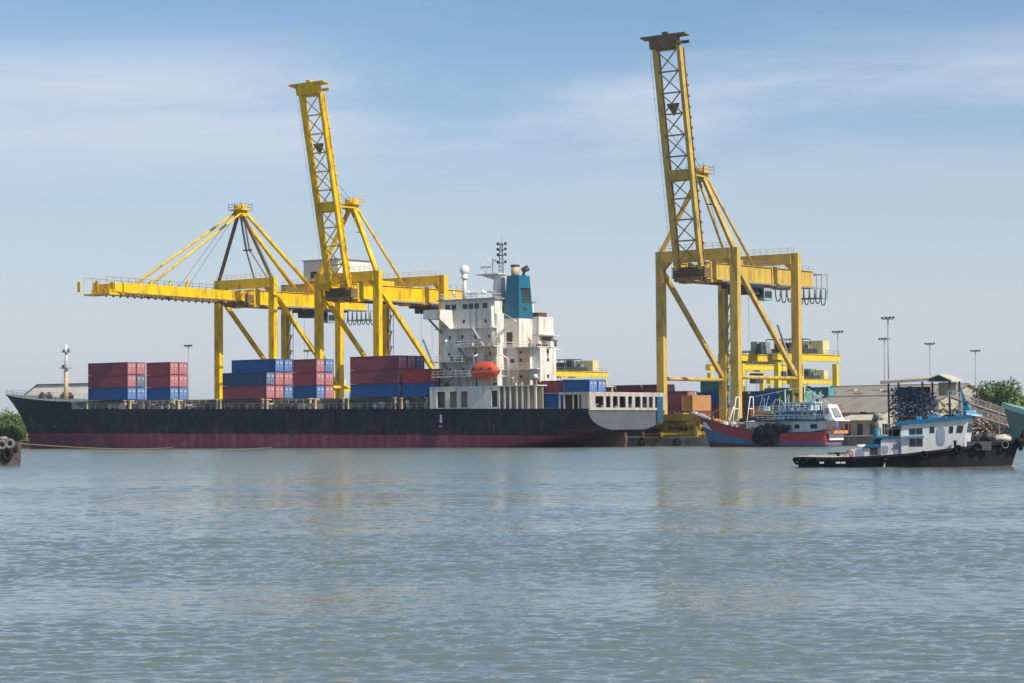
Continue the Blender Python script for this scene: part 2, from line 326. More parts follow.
# ------------------------------------------------------------ CONTAINER SHIP
ship = berth('container_ship', 0, 0, 0, 'long black-hulled container ship with red waterline band and white deckhouse aft', 'ship')
def hull_mat():
    m = bpy.data.materials.new('ship_hull'); m.use_nodes = True; n, l = m.node_tree.nodes, m.node_tree.links
    b = n['Principled BSDF']; b.inputs['Roughness'].default_value = 0.6; b.inputs['Specular IOR Level'].default_value = 0.12
    t = n.new('ShaderNodeTexCoord'); s = n.new('ShaderNodeSeparateXYZ'); l.new(t.outputs['Object'], s.inputs[0])
    def math_(op, a, b_=None, c=None):
        k = n.new('ShaderNodeMath'); k.operation = op
        for i, v in enumerate((a, b_, c)):
            if v is None: continue
            if isinstance(v, (int, float)): k.inputs[i].default_value = v
            else: l.new(v, k.inputs[i])
        return k.outputs[0]
    def noise(sc_, scale, det=6):
        p = n.new('ShaderNodeMapping'); p.inputs['Scale'].default_value = sc_; l.new(t.outputs['Object'], p.inputs[0])
        x = n.new('ShaderNodeTexNoise'); x.inputs['Scale'].default_value = scale; x.inputs['Detail'].default_value = det
        x.inputs['Roughness'].default_value = 0.65; l.new(p.outputs[0], x.inputs['Vector']); return x.outputs[0]
    def rng(v, a, b_, c, d):
        k = n.new('ShaderNodeMapRange'); l.new(v, k.inputs['Value'])
        for i, q in zip(('From Min', 'From Max', 'To Min', 'To Max'), (a, b_, c, d)): k.inputs[i].default_value = q
        return k.outputs[0]
    def mix(f, a, c):
        k = n.new('ShaderNodeMix'); k.data_type = 'RGBA'; l.new(f, k.inputs['Factor'])
        for i, v in ((6, a), (7, c)):
            if isinstance(v, tuple): k.inputs[i].default_value = (*v, 1)
            else: l.new(v, k.inputs[i])
        return k.outputs[2]
    line = math_('MULTIPLY_ADD', s.outputs['X'], -0.0085, 2.2)
    d = math_('SUBTRACT', s.outputs['Z'], line)
    big = noise((1, 1, 1), 0.12); fine = noise((0.55, 0.55, 0.16), 0.9, 9); drops = noise((1.4, 1.4, 0.5), 0.9, 8)
    black = mix(rng(big, .35, .7, 0, .8), (0.006, 0.014, 0.026), (0.014, 0.024, 0.034))
    black = mix(rng(fine, .50, .70, 0, .55), black, (0.09, 0.035, 0.035))
    black = mix(rng(drops, .60, .68, 0, .45), black, (0.17, 0.19, 0.22))
    red = mix(rng(big, .35, .65, 0, .9), (0.27, 0.050, 0.068), (0.19, 0.055, 0.085))
    red = mix(rng(fine, .46, .66, 0, .6), red, (0.10, 0.045, 0.05))
    pat = noise((1, 1, 1.6), 0.16, 7)
    near_ = rng(d, 0.0, 2.6, 1, 0)
    black = mix(math_('MULTIPLY', rng(pat, .50, .62, 0, .75), near_), black, (0.13, 0.045, 0.045))
    red = mix(rng(pat, .52, .66, 0, .55), red, (0.33, 0.14, 0.16))
    wob = math_('MULTIPLY_ADD', fine, 0.5, -0.27)
    f = rng(math_('ADD', d, wob), -.05, .05, 0, 1)
    c = mix(f, red, black)
    slime = rng(math_('ADD', s.outputs['Z'], math_('MULTIPLY', fine, -1.1)), -.75, -.1, 1, 0)
    c = mix(slime, c, (0.045, 0.045, 0.03))
    l.new(c, b.inputs['Base Color'])
    w = n.new('ShaderNodeTexWave'); w.inputs['Scale'].default_value = 0.13; w.inputs['Distortion'].default_value = 1.5; l.new(t.outputs['Object'], w.inputs['Vector'])
    bp = n.new('ShaderNodeBump'); bp.inputs['Strength'].default_value = 0.25; bp.inputs['Distance'].default_value = 0.12
    l.new(w.outputs[1], bp.inputs['Height']); l.new(bp.outputs[0], b.inputs['Normal'])
    return m
HULL = hull_mat()
HB = 11.5
def deck_z(u):
    z = 7.0 - 0.0112*u
    if u < -119.5: z = 9.85 + (max(0, -119.5-u)/35.5)**1.25*2.3
    return z
def stem_u(z):
    z = max(-1.5, z)
    return -146.4 - 0.25*max(z, 0) - 0.048*max(0, z-1)**2
def bow_h(u, z):
    st = stem_u(z); L = 46 - 1.3*min(max(z, 0), 12); tt = (u-st)/L
    if tt <= 0: return 0.0
    if tt >= 1: return HB
    return HB*(1-(1-tt)**1.9)**0.95
def stern_shape(u):
    s = min(1, max(0, (u+12)/29.)); return s
hb = MB(); NZ = 16
us = list(np.concatenate([np.linspace(-155.2, -119.6, 28), np.linspace(-119.4, -95, 8), np.linspace(-85, -12, 8), np.linspace(-10, 17, 14)]))
secs = []
for u in us:
    zd = deck_z(u); s = stern_shape(u); zb = -1.5 + s**1.4*4.35
    row = []
    for k in range(NZ+1):
        tt = k/NZ
        if u < -60:
            # below the raked stem start each section where the stem is reached
            lo = -1.5
            if stem_u(-1.5) > u:
                a, b_ = -1.5, zd
                for _ in range(30):
                    mid = (a+b_)/2
                    if stem_u(mid) > u: a = mid
                    else: b_ = mid
                lo = min(b_, zd-0.02)
            z = lo + (zd-lo)*tt; h = bow_h(u, z)
        else:
            z = zb + (zd-zb)*tt
            if s > 0:
                q = max(0.0, 1-tt); p = 2.3 + 14*(1-s)
                h = HB*max(0.0, 1-q**p)**(1/p) if q < 1 else (HB*0.05 if s > .1 else HB*0.6)
                if q >= 1: h = HB*(0.9*(1-s) + 0.02)
            else: h = HB
        row.append((h, z))
    secs.append((u, row))
vs = []; fs = []
for u, row in secs:
    for h, z in row: vs.append((u, HB-h, z))
    for h, z in row: vs.append((u, HB+h, z))
W2 = 2*(NZ+1)
for i in range(len(secs)-1):
    for k in range(NZ):
        a = i*W2+k; fs.append((a, a+W2, a+W2+1, a+1))
        a = i*W2+NZ+1+k; fs.append((a, a+1, a+W2+1, a+W2))
    a = i*W2; fs.append((a, a+NZ+1, a+W2+NZ+1, a+W2))
hb.add(vs, fs, 0, True)
e = (len(secs)-1)*W2
tr = list(range(e+1, e+NZ+1)) + list(range(e+2*NZ+1, e+NZ+1, -1))
hb.f.append(tr); hb.m.append(1); hb.sm.append(False)
for i in range(len(secs)-1):   # deck
    a = i*W2+NZ; b_ = a+NZ+1
    hb.f.append([a, a+W2, b_+W2, b_]); hb.m.append(2); hb.sm.append(False)
hull = hb.build('hull', [HULL, mat('transom_grey', (0.105, 0.115, 0.135), 0.7, (0.075, 0.085, 0.10), 0.6, 0.7, streak=(0.08, 0.07, 0.07), streak_amt=0.6), DECKG], ship)
md = hull.modifiers.new('es', 'EDGE_SPLIT'); md.split_angle = math.radians(40)
# forecastle: bulwark rails, windlass, foremast
r = MB()
for sgn in (-1, 1):
    pts = [(u, HB+sgn*(bow_h(u, deck_z(u))-0.15), deck_z(u)+0.95) for u in np.linspace(-154, -120, 14)]
    r.tube(pts, 0.04, 4); r.tube([(a, b, c-0.45) for a, b, c in pts], 0.03, 4)
    for a, b, c in pts[::1]: r.beam((a, b, c-0.95), (a, b, c), 0.07)
r.build('bow_rail', GREYM, ship)
for (u, v) in ((-138, 8.5), (-138, 14.5)):
    w = MB(); w.lathe([(0.7, -1), (0.7, -.9), (.35, -.9), (.35, .9), (.7, .9), (.7, 1)], (u, v, deck_z(u)+0.75), 12, 'y'); w.box(u-.8, u+.8, v-1.3, v-1.1, deck_z(u)-.1, deck_z(u)+.9); w.box(u-.8, u+.8, v+1.1, v+1.3, deck_z(u)-.1, deck_z(u)+.9)
    w.build('windlass', RUSTY, ship)
fmst = MB(); fmst.tube([(-134.7, HB, 10.2), (-134.7, HB, 16.8)], 0.55, 10, r1=0.42)
foremast = fmst.build('foremast', BUFF, ship)
f2 = MB(); f2.tube([(-134.7, HB, 16.8), (-134.7, HB, 22.6)], 0.40, 10, r1=0.25); f2.build('mast_top', WHITEC, foremast)
f3 = MB(); f3.box(-135.8, -133.6, HB-.9, HB+.9, 17.4, 17.6); f3.box(-135.5, -133.9, HB-.7, HB+.7, 20.9, 21.1); f3.box(-135.9, -135.3, HB-.2, HB+.2, 17.6, 18.2); f3.box(-134.1, -133.6, HB-.2, HB+.2, 21.1, 21.7)
f3.box(-135.6, -135.2, HB-.2, HB+.2, 21.1, 21.6)
for q in (0.5, -0.5):
    f3.tube([(-134.7+q, HB-.8, 10.4), (-134.7+q*.7, HB-.5, 17.4)], .05, 4)
f3.build('crosstree', GREYM, foremast)
br = MB(); br.prism([(-119.4, 8.3), (-119.4, 9.9), (-116.2, 8.35)], 0.02, 0.3); br.prism([(-119.4, 8.3), (-119.4, 9.9), (-116.2, 8.35)], 22.7, 22.98); br.box(-119.7, -119.4, 0.3, 22.7, 8.2, 9.8); br.build('forecastle_bulkhead', SHIPG, ship)
# side rail, hatches, posts
def base_z(u): return 9.75 - 0.0075*(u+65) if u < -12 else 9.4
rl = MB()
for v in (0.1, 22.9):
    pts = [(u, v, deck_z(u)) for u in np.linspace(-116, -21, 48)]
    rl.tube([(a, b, c+1.05) for a, b, c in pts], 0.035, 4); rl.tube([(a, b, c+.55) for a, b, c in pts], 0.025, 4)
    for a, b, c in pts: rl.beam((a, b, c), (a, b, c+1.05), .06)
rl.build('deck_rail', GREYM, ship)
bays = [(-115.6, -103.2), (-102.3, -88.6), (-87.8, -76), (-75.6, -63.2), (-62.6, -50.4), (-49.6, -41.6), (-41, -28.4), (-27.4, -20.6)]
for (a, b) in bays:
    zb_ = base_z((a+b)/2)
    m = MB(); m.box(a, b, 2.6, 20.4, deck_z(a)-.2, zb_-.55); m.build('hatch_coaming', DECKG, ship)
    m = MB(); m.box(a-.1, b+.1, 2.2, 20.8, zb_-.55, zb_-.06)
    for k in range(int((b-a)/2)): m.box(a+.6+k*2, a+.75+k*2, 2.05, 2.2, zb_-.85, zb_-.1)
    m.build('hatch_cover', HATCH, ship)
    # pedestals carrying the outboard row
    for uu in (a+.3, b-.3):
        for v in (0.75, 22.2):
            m = MB(); m.box(uu-.14, uu+.14, v-.2, v+.2, deck_z(uu)-.05, zb_-.06); m.box(uu-.3, uu+.3, v-.5, v+.9 if v < 5 else v+.5, zb_-.25, zb_-.06); m.build('container_pedestal', BUFF, ship)
for k, uu in enumerate(np.arange(-114, -21, 1.9)):
    m = MB(); w_ = 0.3 + rnd.random()*0.6; h_ = 0.8 + rnd.random()*0.9; v_ = 1.3 + rnd.random()
    if k % 3 == 0: m.lathe([(w_*.5, 0), (w_*.5, h_*.7), (w_*.8, h_*.72), (w_*.8, h_)], (uu+rnd.random()*3, v_, deck_z(uu)), 10); nm = 'deck_ventilator'
    elif k % 3 == 1: m.box(uu, uu+w_*2.5, v_, v_+.6, deck_z(uu)-.05, deck_z(uu)+h_*.7); m.box(uu+.1, uu+w_*2.5-.1, v_+.1, v_+.5, deck_z(uu)+h_*.7, deck_z(uu)+h_*.8); nm = 'deck_locker'
    else: m.tube([(uu, v_, deck_z(uu)+.4), (uu+4, v_, deck_z(uu)+.4)], .09, 6); m.tube([(uu, v_+.3, deck_z(uu)+.8), (uu+4, v_+.3, deck_z(uu)+.8)], .06, 6); m.box(uu+1, uu+1.2, v_-.1, v_+.4, deck_z(uu), deck_z(uu)+1); nm = 'deck_pipe'
    m.build(nm, rnd.choice([WHITE, GREYM, RUSTY, RUSTY, DECKG, BUFF, SHIPG, DARK]), ship)
# lower white side house with doorways (both sides of the ship)
def wall_openings(mb, u0, u1, z0, z1, v, th, ops, plane='u'):
    cur = u0
    for (a, b, c, d) in sorted(ops):
        def bx(p, q, r_, s_):
            if q-p > 1e-3 and s_-r_ > 1e-3:
                if plane == 'u': mb.box(p, q, v, v+th, r_, s_)
                else: mb.box(v, v+th, p, q, r_, s_)
        bx(cur, a, z0, z1); bx(a, b, z0, c); bx(a, b, d, z1); cur = b
    if plane == 'u': mb.box(cur, u1, v, v+th, z0, z1)
    else: mb.box(v, v+th, cur, u1, z0, z1)
sh = MB(); doors = [(-17.9, -15.9), (-14.9, -13.1), (-12.2, -10.6), (-4.9, -3.5)]
for v in (0.02, 22.7): wall_openings(sh, -19.6, -3.0, 6.95, 11.0, v, 0.25, [(a, b, 7.35, 10.3) for a, b in doors])
sh.box(-19.6, -19.35, .27, 22.7, 6.9, 11); sh.box(-19.7, 5.6, -.02, 3.6, 11.0, 11.18); sh.box(-19.7, 5.6, 19.4, 23.02, 11.0, 11.18)
for uu in (-1.9, -.6, .9, 2.2, 3.6, 5.2):
    for v in (0.03, 22.75): sh.box(uu-.17, uu+.17, v, v+.2, 6.8, 11.0)
sh.build('side_house', WHITE, ship)
ib = MB(); ib.box(-19.2, 5.4, 1.9, 2.1, 6.9, 11.0); ib.build('inner_bulkhead', TAN, ship)
# deckhouse
dh = MB()
dh.box(-20.0, -6.4, 3.5, 19.5, 6.9, 18.0); dh.prism([(-20.0, 3.5), (-6.4, 3.5), (-6.4, 5.6), (-9.9, 5.6), (-9.9, 19.5), (-20.0, 19.5)], 18.0, 24.4, 'xy')
dh.prism([(-19.6, 3.5), (-6.8, 3.5), (-6.8, 5.6), (-10.4, 5.6), (-10.4, 19.5), (-19.6, 19.5)], 24.4, 27.1, 'xy')
house = dh.build('deckhouse', WHITE, ship)
m = MB(); m.box(-20.4, -10.2, 3.0, 20, 27.1, 27.35); m.box(-10.2, -6.4, 3.0, 5.8, 27.1, 27.34); m.build('bridge_roof', SHIPG, house)
for uu in (-18.6, -17.1, -14.4, -13.0, -11.6, -9.6): m = MB(); m.box(uu, uu+1.05, 3.42, 3.5, 25.5, 26.4); m.build('bridge_window', GLASS, house)
for vv in np.arange(4.2, 18.6, 1.3): m = MB(); m.box(-19.68, -19.6, vv, vv+1.0, 25.5, 26.5); m.build('bridge_window', GLASS, house)
for (px, z) in ((-14.2, 23.2), (-17.6, 20.3), (-14.6, 20.4), (-11.4, 20.4), (-14.5, 17.3), (-11.4, 17.2), (-8.0, 17.2), (-11.8, 14.9), (-14.4, 14.4), (-8.5, 15.1), (-14.4, 13.4), (-16.0, 19.4)):
    m = MB(); m.box(px-.24, px+.24, 3.42, 3.5, z-.32, z+.32); m.build('porthole', GLASS, house)
def platform(u0, u1, v0, v1, z, rail=True, mats=WHITE, parent=None, name='platform'):
    m = MB(); m.box(u0, u1, v0, v1, z-.12, z+.06)
    if rail:
        for zz in (.5, 1.0):
            m.tube([(u0, v1, z+zz), (u0, v0, z+zz), (u1, v0, z+zz), (u1, v1, z+zz)], .03, 4)
        k = max(2, int((u1-u0)/1.4))
        for i in range(k+1): a = u0+(u1-u0)*i/k; m.beam((a, v0, z), (a, v0, z+1), .05)
    return m.build(name, mats, parent or house)
platform(-14.0, -4.6, 0.5, 3.5, 18.45); platform(-20.0, -12.2, 0.5, 3.5, 15.8); platform(-19.4, -9.4, .5, 3.5, 13.05)
platform(-13.9, -4.2, .5, 3.5, 13.0); platform(-20.3, -6.1, 2.2, 3.5, 21.9, False)
m = MB()
for a, b, z0, z1 in ((-13, -11, 13.1, 15.8), (-18, -15.5, 11.2, 13.0), (-15.5, -18, 13.1, 15.8), (-8, -10.5, 18.5, 21.9), (-12, -14, 15.9, 18.4)):
    m.beam((a, 1.6, z0), (b, 1.6, z1), .7, .15)
    m.tube([(a, 1.2, z0+.9), (b, 1.2, z1+.9)], .03, 4)
m.build('outside_stairs', SHIPG, house)
for k in range(34):
    m = MB(); uu = rnd.uniform(-19, -4.5); zz = rnd.choice([11.18, 13.1, 15.85, 18.5]); vv = rnd.uniform(.9, 3.0); hh = rnd.uniform(.5, 1.5)
    if k % 3 == 0: m.lathe([(.15, 0), (.15, hh*.6), (.3, hh*.7), (.3, hh)], (uu, vv, zz), 8)
    elif k % 3 == 1: m.box(uu, uu+rnd.uniform(.3, 1.1), vv, vv+.4, zz, zz+hh*.7)
    else: m.tube([(uu, 3.35, zz), (uu, 3.35, zz+hh*1.7)], .09, 6)
    m.build(('deck_vent', 'deck_locker', 'wall_pipe')[k % 3], rnd.choice([WHITE, GREYM, RUSTY, SHIPG, DARK]), house)
for k in range(16):
    m = MB(); uu = rnd.uniform(-2.5, 4.5); zz = rnd.choice([11.2, 11.2, 18.2]); vv = rnd.uniform(1.2, 4.6) if zz < 15 else rnd.uniform(6.5, 9); hh = rnd.uniform(.6, 1.9)
    m.lathe([(.22, 0), (.22, hh*.6), (.4, hh*.7), (.4, hh)], (uu, vv, zz), 8) if k % 2 else m.box(uu, uu+rnd.uniform(.5, 1.4), vv, vv+.6, zz, zz+hh*.6)
    m.build('deck_vent' if k % 2 else 'deck_locker', rnd.choice([WHITE, GREYM, RUSTY, BUFF]), ship)
for px, z in ((-18.2, 23.0), (-9.0, 23.1), (-8.1, 20.3), (-17.8, 17.2), (-17.6, 14.4), (-8.0, 14.2)):
    m = MB(); m.box(px-.2, px+.2, 3.42, 3.5, z-.3, z+.3); m.build('porthole', GLASS, house)
for (u_, v_) in ((-10.5, 4.5), (-12, 7), (-18, 5.2), (-14, 4.6)):
    m = MB(); m.tube([(u_, v_, 27.3), (u_, v_, 27.3+rnd.uniform(1.4, 3.6))], .05, 5); m.lathe([(.22, 0), (.3, .3), (.22, .6)], (u_, v_, 28.3), 8); m.build('aerial', WHITEC, house)
# bridge wings
for sgn, nm in ((-1, 'near'), (1, 'far')):
    def V_(d): return 3.5 - d if sgn < 0 else 19.5 + d
    m = MB(); a, b = sorted((V_(0), V_(4.0)))
    m.box(-20.6, -16.7, a, b, 23.7, 23.9); a2, b2 = sorted((V_(4.0), V_(3.85)))
    m.box(-20.6, -16.7, a2, b2, 23.9, 25.4); m.box(-20.6, -20.45, a, b, 23.9, 25.4); m.box(-16.85, -16.7, a, b, 23.9, 25.4)
    w = m.build('bridge_wing', WHITE, ship)
    m = MB(); m.prism([(V_(0.02), 21.4), (V_(0.02), 23.7), (V_(3.9), 23.7)], -16.86, -16.74, 'yz'); m.build('gusset', WHITE, w)
    m = MB(); m.beam((-19.6, V_(0), 21.2), (-19.6, V_(3.6), 23.7), .3); m.build('strut', SHIPG, w)
# top of the bridge: railing, radome mast, radar mast
m = MB()
for zz in (.5, 1.05): m.tube([(-20.2, 19.8, 27.35+zz), (-20.2, 3.2, 27.35+zz), (-10.4, 3.2, 27.35+zz), (-10.4, 19.8, 27.35+zz)], .035, 4)
for i in range(8): m.beam((-20.2+i*1.4, 3.2, 27.3), (-20.2+i*1.4, 3.2, 28.4), .05)
m.build('monkey_island_rail', WHITEC, house)
m = MB(); m.tube([(-16.2, 6.2, 27.3), (-16.2, 6.2, 31.2)], .5, 10, r1=.36); m.lathe([(.55, 31.2), (.75, 31.4), (.6, 31.6), (.6, 32.2)], (-16.2, 6.2, 0), 12)
rm = m.build('radome_mast', WHITE, house)
m = MB(); m.lathe([(.5, 0), (.8, .3), (.92, .85), (.75, 1.4), (.4, 1.68), (.02, 1.75)], (-16.2, 6.2, 32.1), 14); m.build('radome', WHITEC, rm)
m = MB(); m.hexa([(-14.2, 10.6, 23), (-11.4, 10.6, 23), (-11.4, 12.4, 23), (-14.2, 12.4, 23)], [(-12.9, 10.9, 32.1), (-11.3, 10.9, 32.1), (-11.3, 12.1, 32.1), (-12.9, 12.1, 32.1)])
m.box(-16.4, -11.0, 9.6, 13.4, 32.1, 32.3); m.box(-14.9, -13, 10.2, 12.6, 28.9, 29.05)
m.hexa([(-13.2, 11, 31.2), (-12.6, 11, 31.2), (-12.6, 12, 31.2), (-13.2, 12, 31.2)], [(-16.2, 11, 32.1), (-12.6, 11, 32.1), (-12.6, 12, 32.1), (-16.2, 12, 32.1)])
rmast = m.build('radar_mast', WHITE, house)
m = MB(); m.tube([(-15.5, 11.5, 32.3), (-15.5, 11.5, 33.5)], .2, 8); m.box(-16.7, -14.3, 11.35, 11.65, 33.5, 33.85); m.build('radar_scanner', WHITEC, rmast)
m = MB(); m.tube([(-13.8, 11.5, 32.3), (-13.8, 11.5, 34.7)], .12, 8); m.beam((-14.6, 11.1, 35.3), (-13.2, 11.9, 34.7), .5, .3); m.build('radar_scanner', WHITEC, rmast)
m = MB()
for a, b in ((-.4, -.4), (.4, -.4), (0, .45)): m.tube([(-11.6+a, 11.5+b, 32.3), (-11.6+a*.5, 11.5+b*.5, 38)], .06, 5)
for i in range(8): z = 32.6+i*.7; m.beam((-12.05, 11.1, z), (-11.15, 11.1, z+.6), .05); m.beam((-11.15, 11.1, z), (-12.05, 11.1, z+.6), .05)
for z in (34.2, 35.6, 36.6, 37.6): m.box(-12.6, -10.5, 11.3, 11.6, z, z+.12); m.box(-12.65, -12.3, 11.25, 11.6, z+.1, z+.5); m.box(-10.8, -10.5, 11.25, 11.6, z+.1, z+.5)
m.tube([(-11.6, 11.5, 38), (-11.6, 11.5, 39.3)], .03, 4)
m.build('signal_mast', DARK, rmast)
# engine casing aft of the house, funnel
m = MB(); m.box(-6.38, 1.64, 6.0, 10.7, 6.9, 18.15); m.box(-3.2, -0.2, 5.4, 6.0, 6.9, 18.15) ; cas = m.build('engine_casing', WHITE, ship)
m = MB(); m.box(-2.9, -.2, 5.3, 5.39, 11, 18); m.build('tan_panel', TAN, cas)
platform(-6.3, 1.7, 5.2, 10.8, 18.2, True, WHITE, cas); platform(-6.3, 1.9, 4.8, 6.0, 14.2, True, WHITE, cas)
for z in (12.6, 15.6, 17.0):
    m = MB(); m.box(-2.5, -2.0, 5.22, 5.3, z, z+.5); m.build('casing_window', GLASS, cas)
    m = MB(); m.box(1.64, 1.72, 8, 8.5, z, z+.6); m.build('casing_window', GLASS, cas)
m = MB(); m.box(-5.2, -4.4, 5.92, 6.0, 15.4, 16.1); m.build('casing_window', GLASS, cas)
m = MB(); m.box(-9.5, -6.0, 9.5, 13.5, 18.2, 23.8); fb = m.build('funnel_base', WHITE, cas)
m = MB(); m.box(-8.9, -7.6, 9.42, 9.5, 18.6, 21.2); m.build('funnel_base_door', OPEN, fb)
m = MB(); m.hexa([(-9.6, 9.4, 23.8), (-5.9, 9.4, 23.8), (-5.9, 13.6, 23.8), (-9.6, 13.6, 23.8)], [(-9.1, 9.9, 31.7), (-6.3, 9.9, 31.7), (-6.3, 13.1, 31.7), (-9.1, 13.1, 31.7)])
fn = m.build('funnel', FUN1, ship)
m = MB()
for i in range(6):
    for j in range(4): zz = 26.6+i*.48; m.box(-6.25+.085, -6.08+.02 - (zz-26)*.02 + .08, 10.5+j*.68, 11.0+j*.68, zz, zz+.36)
for i in range(4): m.box(-6.1, -5.95, 10.2+i*.02, 13.0, 29.2, 29.3)
m.box(-6.0, -5.93, 10.7, 11.9, 25.1, 25.8)
m.build('funnel_louvre', DARK, fn)
m = MB(); m.tube([(-8.2, 11.2, 31.6), (-8.2, 11.2, 33.5)], .75, 12); m.build('exhaust_pipe', BUFF, fn)
m = MB(); m.tube([(-8.2, 11.2, 33.4), (-8.2, 11.2, 33.75)], .85, 12); m.build('exhaust_cap', DARK, fn)
m = MB(); m.tube([(-7.1, 12.3, 31.6), (-7.1, 12.3, 32.7), (-6.6, 13.0, 33.2)], .6, 10); m.build('exhaust_pipe', DARK, fn)
m = MB(); m.box(-8.2, -4.6, 13.6, 18, 18.0, 24.1); m.box(-8.4, -3.4, 13.6, 18.6, 20.6, 20.8); m.box(-8.4, -3.2, 13.6, 18.6, 18.0, 18.2); aux = m.build('fan_house', WHITE, ship)
m = MB(); m.box(-4.58, -4.5, 14.4, 17.2, 18.4, 20.4); m.box(-7, -5, 14, 16.5, 24.1, 24.9); m.build('fan_house_opening', RUSTY, aux)
# provision crane
m = MB(); m.tube([(-7.2, 3.2, 18.4), (-7.2, 3.2, 25.8)], .42, 10, r1=.3); pc = m.build('provision_crane', WHITE, ship)
m = MB(); m.beam((-7.2, 3.2, 19.5), (-2.4, 4.0, 23.0), .4, .5); m.tube([(-7.2, 3.2, 25.6), (-2.6, 4.0, 23.1)], .04, 4); m.build('crane_jib', WHITE, pc)
# stern gallery (roofed mooring deck)
m = MB(); W0 = 0.0
ops = [(594, 602), (604.3, 608.8), (611, 616), (617.5, 623.8), (626.3, 630.3), (633.2, 638.8), (640.5, 645.3), (647.2, 651.3), (653.5, 661)]
oo = [((a-588)*23/76.5, (b-588)*23/76.5, 7.0, 9.0) for a, b in ops]
wall_openings(m, 0.1, 22.9, 6.55, 9.75, 17.02, .2, oo, 'v')
m.box(10.4, 17.2, .02, .2, 9.3, 9.74); m.box(10.4, 17.2, 22.8, 22.98, 9.3, 9.74); m.box(15.4, 17.0, .02, .2, 6.7, 9.3)
for uu in (10.6, 11.6, 13.6, 14.8): m.box(uu-.15, uu+.15, .03, .2, 6.7, 9.3); m.box(uu-.15, uu+.15, 22.8, 22.97, 6.7, 9.3)
m.box(10.4, 17.2, .2, 22.8, 9.55, 9.74)
m.build('stern_gallery', mat('gallery_cream_grey', (.50, .475, .42), .6, (.36, .33, .28), .6, .8, streak=(.26, .15, .09), streak_amt=.6, streak_scale=(1.2, 1.2, .2)), ship)  # gallery walls a darker cream-grey than the ship white
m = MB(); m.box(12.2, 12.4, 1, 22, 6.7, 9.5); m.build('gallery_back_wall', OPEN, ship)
for v in (2.5, 5, 9, 13, 16.5, 20.5): m = MB(); m.box(15.6, 16.2, v, v+.9, 6.8, 7.3+.5*rnd.random()); m.lathe([(.25, 6.8), (.25, 7.5), (.35, 7.55), (.35, 7.7)], (15.8, v+1.5, 0), 8); m.box(15.65, 15.95, v+.9, v+1.5, 6.8, 7.0); m.build('mooring_bitts', GREYM, ship)
m = MB(); m.box(17.0, 17.35, 20.2, 22.0, 4.2, 9.0); m.build('stern_door', mat('door_teal', (.015, .09, .13), .6), ship)
m = MB(); m.prism([(9, -1.5), (9, 3.2), (16.5, 3.2), (16.8, 1.2), (16.2, -1.5)], 11.2, 11.8); m.build('rudder', RUSTY, ship)
m = MB(); m.beam((-17.4+0.5, -.02, 4.6), (-16.9, -.02, 6.1), .45, .03); m.box(-17.4, -16.5, -.04, -.005, 4.9, 5.0); m.box(-17.3, -16.6, -.04, -.005, 3.9, 4.05); m.build('draught_mark', WHITEC, ship)
for uu, zz in ((-141.5, 4.3), (-141.2, 5.3), (-136.5, 4.0), (-136.2, 5.0), (-128, 4.6)):
    hh = bow_h(uu, zz)
    m = MB(); m.beam((uu-.35, HB-bow_h(uu-.35, zz)-.03, zz), (uu+.35, HB-bow_h(uu+.35, zz)-.03, zz+.35), .12, .3); m.build('draught_mark', mat('faded_mark', (.22, .24, .27), .8), ship)
# anchors
m = MB(); hh = bow_h(-140, 7); m.beam((-139.5, HB-hh-.05, 6.0), (-139.5, HB-hh-.4, 8), .3); m.beam((-140.6, HB-hh+.1, 6.2), (-138.4, HB-hh-.1, 6.2), .35); m.build('anchor', RUSTY, ship)

# lifeboat hanging at the house side
def lifeboat():
    e_ = berth('lifeboat', -6.05, -0.3, 12.6, 'enclosed orange lifeboat hanging beside the white deckhouse', 'lifeboat'); e_.scale = (1, 1, 1.22); e_.location.z -= .35
    m = MB(); n = 14; rows = []
    for i in range(n+1):
        x = -3.3 + 6.6*i/n; k = max(0.02, 1-abs(x/3.35)**2.6)**.5
        rows.append([(x, 1.15*k*math.cos(a)*(1 if math.sin(a) > -.2 else .8), 1.25 + (1.15*k*math.sin(a) if math.sin(a) < 0 else (1.05+.35*(abs(x) < 2.2))*k*math.sin(a)**.8)) for a in [2*PI*j/16 for j in range(16)]])
    vs = [p for r_ in rows for p in r_]
    fs = [(i*16+j, i*16+(j+1) % 16, (i+1)*16+(j+1) % 16, (i+1)*16+j) for i in range(n) for j in range(16)]
    m.add(vs, fs, 0, True); m.build('boat_body', ORANGE, e_)
    m = MB(); m.box(-3.0, 3.0, -1.2, -1.12, 1.1, 1.25); m.build('rubbing_band', ORG2, e_)
    for x in (-2.0, 0, 2.0): m = MB(); m.box(x-.25, x+.25, -1.12, -1.0, 1.5, 1.8); m.build('window', GLASS, e_)
    for x in (-2.6, 2.6):
        m = MB(); m.tube([(x, 3.5, 0.2), (x, 3.2, 3.6), (x, .9, 4.3), (x, 0, 3.9)], .16, 6); m.tube([(x, 0, 3.9), (x, 0, 2.2)], .04, 4); m.build('davit', WHITE, ship).location = (-6.05, -.3, 12.6)
lifeboat()

